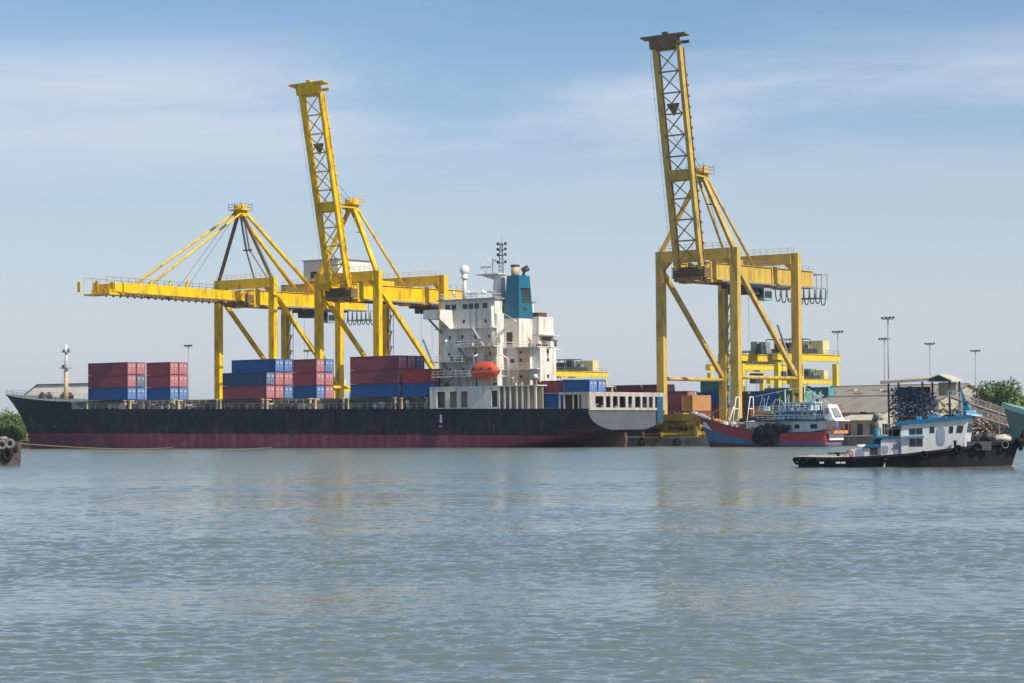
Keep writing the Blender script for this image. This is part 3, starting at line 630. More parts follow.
# ------------------------------------------------------------ CONTAINERS
CC = {'maroon': ((0.25, 0.055, 0.070), (0.19, 0.048, 0.065)), 'blue': ((0.002, 0.080, 0.27), (0.004, 0.062, 0.20)), 'dark blue': ((0.012, 0.055, 0.13), (0.012, 0.045, 0.10)),
      'red': ((0.30, 0.028, 0.035), (0.22, 0.025, 0.03)), 'orange': ((0.55, 0.27, 0.09), (0.45, 0.22, 0.09)), 'teal': ((0.02, 0.16, 0.16), (0.02, 0.11, 0.12)),
      'lilac': ((0.22, 0.22, 0.38), (0.17, 0.17, 0.3)), 'green': ((0.04, 0.15, 0.08), (0.03, 0.11, 0.06)), 'brown': ((0.18, 0.07, 0.035), (0.13, 0.05, 0.03)), 'pale grey': ((0.42, 0.43, 0.42), (0.33, 0.33, 0.32)), 'tan': ((0.48, 0.36, 0.20), (0.40, 0.30, 0.16))}
CM = {}
def cmesh(color, L, H):
    key = (color, L, H)
    if key in CM: return CM[key]
    a, b = CC[color]
    M_ = mat('container_'+color.replace(' ', '_'), a, 0.5, b, 0.5, 0.8, spec=0.25, streak=(0.10, 0.08, 0.07), streak_amt=0.2, streak_scale=(.7, .7, .2), lo=.52, hi=.8, wave=('X', 4.0, 0.5))
    sunlit_col = tuple(min(1, c*1.7+0.09) for c in a)  # door colour lightened from the body: sunlight on the ends put into it
    MD = mat('container_door_'+color.replace(' ', '_'), sunlit_col, 0.5, a, 1.2, 0.6)
    ROD = mat('lock_rod', (0.50, 0.47, 0.44), 0.5)
    m = MB(); w = 2.44
    m.box(.06, L-.1, .05, w-.05, .12, H-.06)
    for y in (0, w-.14):
        for x in (0, L-.14): m.box(x, x+.14, y, y+.14, 0, H)
        m.box(.14, L-.14, y+.02, y+.12, 0, .15); m.box(.14, L-.14, y+.02, y+.12, H-.12, H)
    for x in (0, L-.14): m.box(x+.02, x+.12, .14, w-.14, 0, .15); m.box(x+.02, x+.12, .14, w-.14, H-.14, H-.005)
    body = m.mesh('body', M_)
    d = []
    for k in range(2):
        m = MB(); y0 = .15+k*1.075; m.box(L-.1, L-.045, y0, y0+1.06, .16, H-.15)
        for i in range(4): zz = .3+i*(H-.6)/4; m.box(L-.045, L-.03, y0+.08, y0+.98, zz, zz+(H-.6)/4-.12)
        dm = m.mesh('door', MD)
        m = MB()
        for yy in (.28, .78): m.tube([(L-.0, y0+yy, .1), (L-.0, y0+yy, H-.1)], .035, 5); m.box(L-.03, L+.03, y0+yy-.12, y0+yy+.12, H*.42, H*.42+.14)
        m.box(L-.028, L-.015, y0+.3, y0+.9, H*.62, H*.78)
        d.append((dm, m.mesh('lock_rods', ROD)))
    CM[key] = (body, d); return CM[key]
NCONT = 0
def container(color, u, v, z, L, label, group, parts=True, H=2.56, rz=0.0):
    body, d = cmesh(color, L, H)
    e_ = berth('shipping_container', u, v, z, label, 'container', group); e_.rotation_euler.z = -AN + rz
    o = bpy.data.objects.new('body', body); COL.objects.link(o); o.parent = e_
    for dm, rmesh in d:
        q = bpy.data.objects.new('door', dm); COL.objects.link(q); q.parent = e_
        if parts: r_ = bpy.data.objects.new('lock_rods', rmesh); COL.objects.link(r_); r_.parent = q
    return e_
TP = 2.61
def row_v(r): return 0.62 + 2.52*r
ROWN = ['outermost row', 'second row in', 'third row in', 'fourth row in', 'fifth row in', 'sixth row in']
TIERN = ['bottom tier', 'middle tier', 'top tier']
def bay(u0, L, spec, where, grp):
    n = 0
    for r_, cols in spec.items():
        for t_, c in enumerate(cols):
            if c is None: continue
            ln = 'long' if L > 9 else 'short'
            container(c, u0+.5, row_v(r_), base_z(u0+L/2)+t_*TP, L, f'{c} container, {TIERN[t_]}, {ROWN[r_]}, {where}', grp)
G1 = 'containers stacked on the ship deck'
bay(-115.4, 12.19, {0: ['blue', 'maroon', 'maroon'], 1: ['blue', 'dark blue', 'maroon']}, 'stack nearest the bow', G1)
bay(-103.0, 7.1, {2: ['blue', 'maroon', 'maroon'], 3: ['blue', 'maroon', 'maroon']}, 'short stack aft of the bow', G1)
bay(-75.2, 12.19, {0: ['maroon', 'dark blue'], 1: ['maroon', 'maroon', 'blue'], 2: ['blue', 'maroon', 'blue']}, 'stepped stack by crane legs', G1)
bay(-63.0, 6.3, {3: ['blue', 'maroon', 'maroon'], 4: ['maroon', 'maroon', 'blue']}, 'stack right behind stepped stack', G1)
bay(-40.6, 12.19, {0: ['blue', 'maroon', 'maroon'], 1: ['blue', 'maroon', 'maroon'], 2: ['maroon', 'maroon', 'blue']}, 'midship stack before deckhouse', G1)
bay(-27.3, 6.9, {0: ['blue', 'red'], 1: ['blue', 'maroon']}, 'two-high stack touching deckhouse', G1)
G2 = 'containers on the aft deck'
m = MB(); m.box(2.0, 16, 2.6, 20.4, 6.6, 9.3-2.6+.35); m.build('aft_hatch', HATCH, ship)
for (c, u, r_, z, L, s) in (('blue', 3.4, 0.9, 7.05, 6.06, 'blue container under the maroon one behind the deckhouse'),
                          ('maroon', 3.4, .9, 9.72, 6.06, 'maroon container on top, just behind the deckhouse'),
                          ('maroon', 9.7, 1, 7.05, 4.6, 'maroon container seen through the white posts on the aft deck'),
                          ('blue', 9.0, 0.9, 9.78, 6.06, 'blue container with pale ends above the stern gallery'),
                          ('blue', 9.0, 1.9, 9.78, 6.06, 'second blue container above the stern gallery, inboard row'),
                          ('teal', 5.2, 3.4, 9.72, 6.06, 'teal container inboard on the aft deck')):
    container(c, u, row_v(r_), z, L, s, G2, H=2.2 if z > 9 else 2.6)

# ------------------------------------------------------------ SHIP-TO-SHORE CRANES
def sts_crane(u, label, Y_, boom_deg, tipmat, house_=False, trolley_v=18.0, cab=True):
    e_ = berth('quay_crane', u, 27.0, QZ, label, 'crane', 'ship-to-shore cranes on the quay')
    z0 = -QZ; ZT = 35.8-QZ; HX = 8.2; VL = 20.4
    def P(m, name, mt, par=e_, lab=None): return m.build(name, mt, par, lab)
    ZG1, ZG0 = 33.2-QZ, 30.4-QZ
    for sx in (-1, 1):
        for y in (0, VL):
            m = MB(); m.box(sx*HX-.8, sx*HX+.8, y-.55, y+.55, 2.2, ZT)
            leg = P(m, 'leg', Y_)
            m = MB()
            for k in (-1, 1):
                m.box(sx*HX+k*2-1.4, sx*HX+k*2+1.4, y-.5, y+.5, .9, 1.6)
                for q in (-.8, .8): m.lathe([(.42, -.15), (.42, .15)], (sx*HX+k*2+q, y, .45), 10, 'y')
            P(m, 'wheel_bogie', DARK)
        m = MB(); m.beam((sx*HX, .4, ZT-3.4), (sx*HX, VL-.4, 11.2), .75, .75); P(m, 'diagonal_brace', Y_)
        m = MB(); m.tube([(sx*HX, .55, 10.7), (sx*HX, VL-.55, 10.7)], .36, 10); P(m, 'tie_tube', Y_)
        m = MB(); m.box(sx*HX-.5, sx*HX+.5, .5, VL-.5, ZT-2.0, ZT-.6); 
    for y in (0, VL):
        m = MB(); m.box(-HX-.95, HX+.95, y-.62, y+.62, 1.6, 2.9); P(m, 'sill_beam', Y_)
        m = MB(); m.box(-HX+.8, HX-.8, y-.7, y+.7, ZT-2.0, ZT-.03)
        for k in (-1, 1): m.prism([(k*(HX-.8), ZT-2.0), (k*(HX-.8), ZT-3.4), (k*(HX-2.3), ZT-2.0)], y-.5, y+.5)
        P(m, 'portal_beam', Y_)
        m = MB()
        for zz in (.5, 1.0): m.tube([(-HX, y-.6, ZT+zz), (HX, y-.6, ZT+zz)], .03, 4)
        for i in range(12): x = -HX+i*2*HX/11; m.beam((x, y-.6, ZT), (x, y-.6, ZT+1), .05)
        P(m, 'hand_rail', Y_)
    # main girders landward of the hinge
    GX = 2.65; yh = -2.3; YE = 34.4
    for sx in (-1, 1):
        m = MB(); m.box(sx*GX-.6, sx*GX+.6, yh, YE, ZG0, ZG1)
        for i in range(19): y = yh+.5+i*1.95; m.box(sx*GX-.68, sx*GX+.68, y, y+.14, ZG0-.02, ZG1+.02)
        m.box(sx*GX-.85, sx*GX+.85, yh, YE, ZG1+.021, ZG1+.12); m.box(sx*GX-.9, sx*GX+.9, yh, YE, ZG0-.16, ZG0-.021)
        P(m, 'girder', Y_)
        m = MB(); m.box(sx*GX-.7, sx*GX+.7, yh-.2, YE, ZG0-.5, ZG0-.18); P(m, 'trolley_rail', RUSTY)
        for y in (0, VL):
            m = MB(); m.box(sx*GX-.9, sx*GX+.9, y-.9, y+.9, ZG0-.7, ZG1+.3); P(m, 'girder_hanger', Y_)
    m = MB(); m.box(-GX, GX, YE-.7, YE-.02, ZG0+.3, ZG1-.2)
    for y in (6, 13, 27): m.box(-GX+.6, GX-.6, y, y+.6, ZG0+.8, ZG1-.6)
    P(m, 'girder_cross_beam', Y_)
    m = MB(); m.box(-GX-.9, GX+.9, yh-.5, yh+1.2, ZG0+.1, ZG0+1.9); m.box(-GX-.4, GX+.4, yh-.9, yh-.3, ZG0-.4, ZG0+.3)
    for i in range(5): m.box(-GX-1.0, GX+1.0, yh-.8, yh-.55, ZG0+.1+i*.45, ZG0+.3+i*.45)
    P(m, 'boom_hinge', mat('hinge_rust', (.22, .13, .05), .8, (.10, .07, .04), 1.2, .9))
    m = MB()
    for sx in (-1, 1):
        for zz in (.5, 1.0): m.tube([(sx*(GX+.8), 1, ZG1+zz), (sx*(GX+.8), YE, ZG1+zz)], .03, 4)
        for i in range(16): y = 1+i*2.1; m.beam((sx*(GX+.8), y, ZG1), (sx*(GX+.8), y, ZG1+1), .05)
    P(m, 'girder_hand_rail', GREYM)
    # apex tower
    AZ, AY = (50.6-QZ, -1.4) if boom_deg < 20 else (50.0-QZ, 1.3)
    for sx in (-1, 1):
        m = MB(); m.beam((sx*HX*.97, -.1, ZT-.1), (sx*.75, AY, AZ-1.2), .55 if boom_deg < 20 else .85, .6); P(m, 'pylon_leg', tipmat if boom_deg < 20 else Y_)
        m = MB(); m.tube([(sx*.9, AY+.2, AZ-.4), (sx*GX, 19.0 if boom_deg < 20 else 14.5, ZG1+.2)], .42 if boom_deg < 20 else .26, 8); P(m, 'backstay', Y_)
        if boom_deg < 20:
            m = MB(); m.beam((sx*.5, AY+.6, AZ-1.6), (sx*.5, AY+2.2, AZ-8.5), .35, .3); m.beam((sx*.5, AY+2.2, AZ-8.5), (sx*GX, 6.5, ZG1+.1), .3, .3); P(m, 'folding_link', GREYM)
    m = MB(); m.box(-1.9, 1.9, AY-1.7, AY+1.6, AZ-.25, AZ-.05); m.box(-.8, .8, AY-.45, AY+.45, AZ-1.7, AZ-.25); m.box(-1.25, -1.0, AY-.7, AY+.7, AZ-1.5, AZ+1.0); m.box(1.0, 1.25, AY-.7, AY+.7, AZ-1.5, AZ+1.0)
    m.lathe([(.55, -.9), (.55, .9)], (0, AY-.4, AZ+.4), 12, 'x')
    P(m, 'apex_head', Y_)
    m = MB()
    for zz in (.5, 1.0): m.tube([(-1.9, AY+1.6, AZ+zz), (-1.9, AY-1.7, AZ+zz), (1.9, AY-1.7, AZ+zz), (1.9, AY+1.6, AZ+zz), (-1.9, AY+1.6, AZ+zz)], .035, 4)
    for a in (-1.9, 0, 1.9):
        for b in (-1.7, 1.6): m.beam((a, AY+b, AZ-.1), (a, AY+b, AZ+1.5), .07)
    P(m, 'apex_rail', tipmat)
    m = MB(); m.box(-1.2, 1.2, AY+1.9, AY+2.4, AZ-8.7, AZ-8.4) if boom_deg < 20 else m.box(1.5, 3.4, .8, 2.2, 44-QZ, 44.12-QZ); P(m, 'pylon_landing', tipmat)
    # boom
    a = math.radians(boom_deg); LB = 42.3 if boom_deg > 20 else 36.2
    dy, dz = -math.cos(a), math.sin(a)          # along the boom
    ny, nz_ = -dz*-1*0 + math.sin(a)*0, 0
    hz = ZG0 + 1.5
    def B(x, s_, t_):                            # s along boom, t perpendicular (up when the boom is down)
        return (x, yh - .4 + dy*s_ + math.sin(a)*0 + (-math.sin(a))*(-t_)*(-1)*-1*-1 if False else yh - .4 + dy*s_ - math.sin(a)*t_*-1*-1, hz + dz*s_ + math.cos(a)*t_)
    BD = .50 if boom_deg > 20 else .98
    def slab(m, x0, x1, s0, s1, t0, t1): m.hexa([B(x0, s0, t0), B(x1, s0, t0), B(x1, s1, t0), B(x0, s1, t0)], [B(x0, s0, t1), B(x1, s0, t1), B(x1, s1, t1), B(x0, s1, t1)])
    for sx in (-1, 1):
        m = MB(); slab(m, sx*GX-.36, sx*GX+.36, 0, LB-2, -BD, BD)
        for i in range(11): slab(m, sx*GX-.41, sx*GX+.41, 1+i*4, 1.15+i*4, -BD-.05, BD+.05)
        g_ = P(m, 'boom_girder', Y_)
        m = MB(); slab(m, sx*GX-.5, sx*GX+.5, 0, LB-2, -BD-.3, -BD-.06)
        for i in range(19): slab(m, sx*(GX+.5)-.12, sx*(GX+.5)+.12, 1+i*1.9, 1.4+i*1.9, -BD-.55, -BD)
        P(m, 'boom_rail', tipmat, g_)
        m = MB()
        pts0 = [B(sx*(GX+.55), 2+i*1.95, BD) for i in range(20)]; pts1 = [B(sx*(GX+.55), 2+i*1.95, BD+(.95 if boom_deg < 20 else .5)) for i in range(20)]
        m.tube([pts1[0], pts1[-1]], .035, 4)
        for p_, q_ in zip(pts0, pts1): m.beam(p_, q_, .05)
        P(m, 'boom_hand_rail', tipmat, g_)
    m = MB()
    nb = 10; Lb = (LB-4)/nb
    for i in range(nb+1):
        s_ = 1.5+i*Lb; m.beam(B(-GX+.5, s_, .3), B(GX-.5, s_, .3), .26)
        if i < nb:
            m.beam(B(-GX+.5, s_, .3), B(GX-.5, s_+Lb, .3), .17); m.beam(B(GX-.5, s_, .3), B(-GX+.5, s_+Lb, .3), .17)
    P(m, 'boom_lacing', Y_ if boom_deg < 81 else mat('lacing_rust', (.42, .28, .08), .8, (.18, .11, .05), .6, .9))
    m = MB(); slab(m, -GX+.52, GX-.52, 16.4, 18.2, -.9, .5); P(m, 'boom_cross_beam', Y_); m = MB(); m.add([B(-1.3, LB-12, .1), B(1.3, LB-12, .1), B(1.1, LB-12.5, .1), B(0, LB-14.2, .1), B(-1.1, LB-12.5, .1), B(-1.3, LB-12, -.3), B(1.3, LB-12, -.3), B(1.1, LB-12.5, -.3), B(0, LB-14.2, -.3), B(-1.1, LB-12.5, -.3)], [(0,1,2,3,4), (9,8,7,6,5), (0,5,6,1), (1,6,7,2), (2,7,8,3), (3,8,9,4), (4,9,5,0)]); P(m, 'boom_gusset_box', mat('gusset_brown', (.22, .15, .06), .8))
    m = MB(); slab(m, -GX-.7, GX-.2, LB-2.1, LB-.1, -.8, .8); slab(m, -GX-1.4, GX+1.4, LB-1.1, LB-.6, -1.5, -1.22); be = P(m, 'boom_end', Y_ if boom_deg < 81 else tipmat)
    if boom_deg > 20:
        m = MB(); slab(m, -GX-2.5, GX+1.9, LB-.08, LB+.22, -.8, .8); slab(m, -.6, .6, LB+.23, LB+.8, -.5, .4); P(m, 'tip_platform', Y_ if boom_deg < 81 else tipmat, be)
    else:
        m = MB(); slab(m, -GX-1.2, GX+1.2, LB-.08, LB+2.6, -1.6, -1.3)
        for x in (-GX-1.2, GX+1.2): m.beam(B(x, LB, 1.2), B(x, LB+2.6, 1.2), .05); m.beam(B(x, LB+2.6, -1.3), B(x, LB+2.6, 1.2), .06)
        slab(m, -GX, GX, LB+.2, LB+1.6, -1.3, -.4)
        P(m, 'tip_platform', Y_, be)
        for sx in (-1, 1):
            m = MB(); m.tube([(sx*1.0, AY-.4, AZ-.6), B(sx*GX, 26.8, .95)], .26, 8); P(m, 'forestay', Y_)
            m = MB(); m.beam(B(sx*GX, 26.8, .9), B(sx*GX, 26.8, 1.7), .5); m.beam(B(sx*GX, 17, .9), B(sx*GX, 16.3, 2.6), .4); P(m, 'stay_bracket', Y_)
        m = MB(); m.tube([(-.5, AY-.9, AZ), B(-.8, 16, 1)], .05, 4); m.tube([(.5, AY-.9, AZ), B(.8, 15, 1)], .05, 4); P(m, 'hoist_rope', CABLE)
    if boom_deg > 20:
        m = MB()
        for sx in (-1, 1): m.tube([(sx*.5, AY, AZ), B(sx*1.2, 26, 1)], .05, 4)
        m.tube([(0.4, AY+.4, AZ-1), (.4, 9, ZG1)], .05, 4)
        P(m, 'hoist_rope', CABLE)
        for sx in (-1, 1):
            m = MB(); m.beam((sx*1.2, AY-.4, AZ-.9), B(sx*GX, 17.3, .5), .3); P(m, 'folded_stay', Y_)
    # trolley and cab under the girder
    tv = trolley_v
    m = MB(); m.box(-3.2, 3.2, tv-2.6, tv+2.6, ZG0-1.1, ZG0-.55); m.box(-2.4, 2.4, tv-1.6, tv+1.8, ZG0-2.2, ZG0-1.1)
    for i in range(4): m.lathe([(.5, -.3), (.5, .3)], (-1.8+i*1.2, tv-.2, ZG0-.8), 10, 'x')
    tr_ = P(m, 'trolley', DBLUE)
    m = MB(); m.box(1.2, 3.4, tv+1.9, tv+4.6, ZG0-3.3, ZG0-1.0); P(m, 'operator_cab', mat('cab_grey', (.30, .38, .42), .5), tr_)
    m = MB(); m.box(3.4, 3.46, tv+2.1, tv+4.4, ZG0-2.8, ZG0-1.6); m.box(1.4, 3.2, tv+1.84, tv+1.9, ZG0-2.8, ZG0-1.4); P(m, 'cab_window', GLASS, tr_)
    m = MB()
    for x in (-1.5, 1.5): m.tube([(x, tv-.5, ZG0-2), (x, tv-.5, ZG0-11)], .035, 4)
    P(m, 'hoist_wires', CABLE)
    m = MB(); n_ = 9; y0 = tv+4.8; y1 = YE+3.5
    for i in range(n_):
        a0 = y0+(y1-y0)*i/n_; a1 = y0+(y1-y0)*(i+1)/n_; dp = 2.6+rnd.random()*.9
        pts = [(GX+1.3, a0+(a1-a0)*t, ZG0-.6-dp*(1-(2*t-1)**4)) for t in np.linspace(0, 1, 11)]
        m.tube(pts, .12, 5)
    P(m, 'festoon_cable', CABLE)
    m = MB(); m.beam((GX+1.3, 2, ZG0-.35), (GX+1.3, YE+4, ZG0-.35), .12, .25)
    for y in (YE+.1, YE+2, YE+4): m.beam((GX+1.3, y, ZG0-2.2), (GX+1.3, y, ZG1-.4), .1); m.beam((-GX, y, ZG1-.4), (GX+1.3, y, ZG1-.4), .1)
    m.box(-GX, GX+1.3, YE+.1, YE+4, ZG0-2.3, ZG0-2.15)
    P(m, 'rear_service_platform', GREYM)
    # machinery house
    if house_:
        m = MB(); m.box(-5.2, 5.3, 23.2, 34.3, 36.4-QZ, 41-QZ); mh = P(m, 'machinery_house', mat('house_sheet', (.70, .70, .66), .6, (.60, .60, .56), .4, .6))
        m = MB(); m.box(-5.5, 5.6, 22.9, 34.6, 41-QZ, 41.2-QZ); P(m, 'roof', GREYM, mh)
        m = MB(); m.box(5.3, 5.36, 25, 26.2, 36.6-QZ, 38.8-QZ); P(m, 'door', DARK, mh); m = MB(); m.box(-3, -1, 23.14, 23.2, 37-QZ, 38.6-QZ); P(m, 'door', DARK, mh)
        m = MB(); m.box(-5.4, 5.5, 23, 34.5, 34.0-QZ, 34.3-QZ)
        for x in (-5, 5):
            for y in (23.6, 29, 34): m.beam((x, y, 33.3-QZ), (x, y, 36.4-QZ), .4)
        m.box(-4.5, 4.5, 24, 33, 34.3-QZ, 36.3-QZ)
        P(m, 'machinery_frame', RUSTY)
    else:
        m = MB(); m.box(-2.0, 2.0, 7, 12, ZG1+.15, ZG1+1.2); P(m, 'winch_box', Y_)
    # electric room, access tower, cable reel at the legs
    m = MB()
    for k in range(9): z = 3+k*3.3; m.box(-HX+.8, -HX+1.9, VL-.4, VL+.5, z, z+.1); m.beam((-HX+.9, VL-.3, z), (-HX+1.7, VL+.2, z+3.3), .12, .3)
    m.beam((-HX+1.9, VL-.4, 3), (-HX+1.9, VL-.4, 31), .1); m.beam((-HX+1.9, VL+.5, 3), (-HX+1.9, VL+.5, 31), .1)
    P(m, 'access_stairs', GREYM)
    m = MB(); m.torus((HX-3.6, VL-1.2, 5.2), 1.5, .16, 'y', 22, 6)
    for i in range(6): an = i*PI/3; m.beam((HX-3.6, VL-1.2, 5.2), (HX-3.6+1.5*math.cos(an), VL-1.2, 5.2+1.5*math.sin(an)), .1)
    P(m, 'cable_reel', GREYM)
    m = MB(); m.tube([(HX-.2, VL+1.3, 26), (HX-.2, VL+1.3, 16), (HX+.5, VL-2, 12)], .12, 5); m.beam((HX, VL-6.5, 20.5), (HX, VL-1.0, 11.5), .3); P(m, 'hanging_ladder', GREYM)
    return e_
sts_crane(-94.9, 'bright yellow quay crane with its boom lowered over the ship, leftmost crane', YEL, 0.7, mat('pylon_brown', (.16, .11, .06), .7), True, 20)
sts_crane(-65.1, 'bright yellow quay crane with raised boom, between the lowered crane and the deckhouse', YEL, 78.6, YEL, False, 25)
sts_crane(21.8, 'faded ochre quay crane with raised rusty boom, right of the ship stern', YELF, 81.2, mat('boom_rust', (0.22, 0.14, 0.07), 0.8, (0.11, 0.07, 0.045), 0.7, 0.9), False, 15)

# ------------------------------------------------------------ YARD: gantries, containers, spreaders
def rtg():
    e_ = berth('yard_gantry_crane', 0, 0, QZ, 'yellow rubber tyred yard gantry', 'crane', 'yard gantry cranes behind the quay')
    S, Wd, H = 23.5, 4.5, 17.2
    for sx in (-1, 1):
        for y in (0, S):
            m = MB(); m.box(sx*Wd-.55, sx*Wd+.55, y-.5, y+.5, 1.6, H-1.9); m.build('leg', YELR, e_)
        m = MB(); m.box(sx*Wd-.7, sx*Wd+.7, -.9, S+.9, H-1.35, H); m.box(sx*Wd-.9, sx*Wd+.9, -.9, S+.9, H+.01, H+.12); m.build('girder', YELR, e_)
        m = MB()
        for zz in (.5, 1.0): m.tube([(sx*(Wd+.8), -.5, H+zz), (sx*(Wd+.8), S+.5, H+zz)], .04, 4)
        for i in range(12): m.beam((sx*(Wd+.8), i*S/11, H), (sx*(Wd+.8), i*S/11, H+1), .06)
        m.build('hand_rail', GREYM, e_)
    for y in (0, S):
        m = MB(); m.box(-Wd-1.5, Wd+1.5, y-.6, y+.6, 1.2, 2.2); m.build('sill_beam', YELR, e_)
        for sx in (-1, 1):
            m = MB()
            for k in (-1, 1): m.lathe([(.5, -.3), (.8, -.25), (.8, .25), (.5, .3)], (sx*Wd+k*1.1, y, .8), 14, 'y')
            m.build('wheel', RUBBER, e_)
    m = MB(); m.box(-Wd-1, Wd+1, 9, 14.5, H+.3, H+1.3); m.box(-2.5, 2, 10, 13.5, H+1.3, H+2.6); m.box(2.2, 4.2, 9.3, 10.4, H+1.3, H+3.1); tr_ = m.build('trolley', DARK, e_)
    m = MB(); m.box(-1.5, 4.5, S-5.2, S-2.6, H+.2, H+3.2); m.build('machinery_box', mat('cream_box', (.72, .62, .30), .6), e_)
    m = MB(); m.box(Wd-2.6, Wd-.9, 8.0, 11.6, H-4.6, H-2.1); m.build('operator_cab', DARK, tr_)
    m = MB(); m.box(-6, 6, 10.6, 12.6, H-8.2, H-7.4)
    m.build('spreader', YELR, tr_)
    m = MB()
    for x in (-2, 2):
        for y in (10.9, 12.3): m.tube([(x, y, H-7.5), (x, y, H+.3)], .06, 4)
    m.build('hoist_wires', CABLE, tr_)
    rg = random.Random(6)
    for i in range(9):
        m = MB(); x = rg.uniform(-4, 3.5); y = rg.uniform(1, S-6); s_ = rg.uniform(.5, 1.3); m.box(x, x+s_*1.3, y, y+s_*1.6, H+.9, H+.9+s_*1.5); m.box(x-.2, x+s_*1.3+.2, y-.2, y+s_*1.6+.2, H+.15, H+.9)
        m.build('hoist_gear', rg.choice([DARK, NETG, GREYM, YELR, RUSTY]), tr_)
    m = MB()
    for i in range(5): x = -4+i*2; m.beam((x, 9, H+1.3), (x, 9, H+3.4), .12); m.beam((x, 14, H+1.3), (x, 14, H+3.4), .12)
    m.tube([(-4, 9, H+3.4), (4, 9, H+3.4), (4, 14, H+3.4), (-4, 14, H+3.4), (-4, 9, H+3.4)], .08, 4)
    m.build('trolley_frame', DARK, tr_)
    m = MB(); m.box(-Wd+.6, Wd-.6, S-.8, S+.8, 3.0, 5.4); m.build('power_pack', DARK, e_)
    return e_
R0 = rtg()
def rtg_at(px, Z, lab, first=False):
    X = (px-512)/2380*Z; u = X*CA - (Z-OY)*SA; v = X*SA + (Z-OY)*CA
    r_ = R0 if first else copy_tree(R0)
    # px is where the right (landward) leg of the near frame stands
    r_.location = Wp(u-4.5, v-23.5, QZ); r_['label'] = lab
rtg_at(604, 655, 'yellow yard gantry with cream machinery box, seen between the deckhouse and the faded crane', True)
rtg_at(835.5, 520, 'yellow yard gantry nearest of those right of the faded crane, cream box on top')
rtg_at(792, 600, 'yellow yard gantry behind the two right legs of the faded crane')
rtg_at(832, 780, 'small distant yellow yard gantry framed under the nearer gantry on the right')
rtg_at(351, 860, 'distant yellow yard gantry glimpsed low behind the middle crane legs')

G3 = 'containers stacked in the quay yard'
def pxu(px, v):   # berth u on the line v= const seen at image column px (layout arithmetic only)
    k = (px-512)/2380.; return (k*(OY+v*CA) - v*SA)/(CA + k*SA)
ORD = ['first', 'second', 'third', 'fourth', 'fifth', 'sixth', 'seventh', 'eighth', 'ninth', 'tenth', 'eleventh', 'twelfth', 'thirteenth', 'fourteenth']
def yard_row(v, u0, spec, where, L=12.19, gap=.5, H=2.87):
    u = u0
    for i, st in enumerate(spec):
        for t_, c in enumerate(st):
            if c: container(c, u, v, QZ+t_*(H+.03), L, f'{c} container, {("ground level","one up","two up","three up")[t_]}, {ORD[i]} stack, {where}', G3, parts=False, H=H)
        u += L+gap
yard_row(50, pxu(590, 50), [['red', 'maroon', 'brown', 'brown'], ['teal', 'red', 'teal', 'red'], ['maroon', 'maroon', 'maroon', 'maroon']], 'front row above stern gallery', 6.06, .4, 2.42)
yard_row(53, pxu(590, 53), [['maroon', 'brown', 'red', 'maroon'], ['teal', 'teal', 'green', 'teal'], ['teal', 'red', 'maroon', 'brown']], 'back row above stern gallery', 6.06, .4, 2.55)
yard_row(42, pxu(661, 42), [['maroon', 'maroon', 'maroon']], 'row right of ship stern', 6.06, .3)
yard_row(44.6, pxu(663, 44.6), [['maroon', 'brown', 'lilac']], 'second row right of ship stern', 6.06, .3)
yard_row(47.2, pxu(665, 47.2), [['maroon', 'brown', 'lilac']], 'third row right of ship stern', 6.06, .3)
yard_row(51, pxu(701, 51), [['brown', 'brown', 'blue']], 'fourth row right of ship stern', 6.06, .3)
yard_row(58, pxu(694, 58), [['brown', 'blue', 'blue'], ['teal', 'brown', 'brown'], ['maroon', 'orange', 'blue'], ['teal', 'maroon', 'green'], ['blue', 'brown']], 'row between faded crane legs', 6.06)
yard_row(66, pxu(700, 66), [['brown', 'blue', 'teal', 'teal'], ['teal', 'brown', 'teal'], ['blue', 'red', 'pale grey'], ['teal', 'blue', 'teal']], 'back row between faded crane legs', 6.06)
yard_row(92, pxu(764, 92), [['teal', 'teal', 'green', 'teal'], ['green', 'teal', 'teal', 'teal']], 'teal row under yard gantries', 6.06, 3.5, 2.45)
# a small stack with an orange container turned end-on to the quay
for k, (c, s) in enumerate((('maroon', 'maroon container under the orange one, turned across the quay'), ('orange', 'orange container with a sunlit side, turned across the quay'))):
    container(c, pxu(692, 31)+0.0, 31.0, QZ+1.9+k*2.9 if k else QZ+1.88, 6.06, s, 'containers turned across the quay', True, 2.87, PI/2)
m = MB()
for a in (0.3, 5.4): m.box(-2.44, 0, a, a+.4, 0, 1.87)
o = m.build('container_trestle', YSTEEL); o.location = Wp(pxu(692, 31), 31, QZ); o.rotation_euler.z = -AN; tag(o, 'low ochre trestle holding up the containers turned across the quay', 'trestle')
def spreader():
    e_ = berth('container_spreader', 0, 0, 0, 'x', 'spreader', 'yellow container spreaders piled on the quay edge')
    m = MB(); m.box(-2.6, 2.6, -.7, .7, .25, 1.0); m.box(-1.2, 1.2, -.45, .45, 1.0, 1.35); m.build('main_frame', YSTEEL, e_)
    for s_ in (-1, 1):
        for q in (-.35, .35):
            m = MB(); m.beam((s_*2.6, q, .55), (s_*5.9, q, .55), .22, .4); m.build('telescopic_arm', YSTEEL, e_)
        m = MB(); m.box(s_*6.0-.18, s_*6.0+.18, -1.2, 1.2, .3, .75); m.box(s_*6-.2, s_*6+.2, -1.22, -.95, 0, .9); m.box(s_*6-.2, s_*6+.2, .95, 1.22, 0, .9); m.build('end_beam', YSTEEL, e_)
    m = MB()
    for x in (-1.8, -.6, .6, 1.8): m.lathe([(.3, -.1), (.3, .1)], (x, 0, 1.5), 10, 'y')
    m.build('sheave', DARK, e_)
    return e_
S0 = spreader()
k = 0
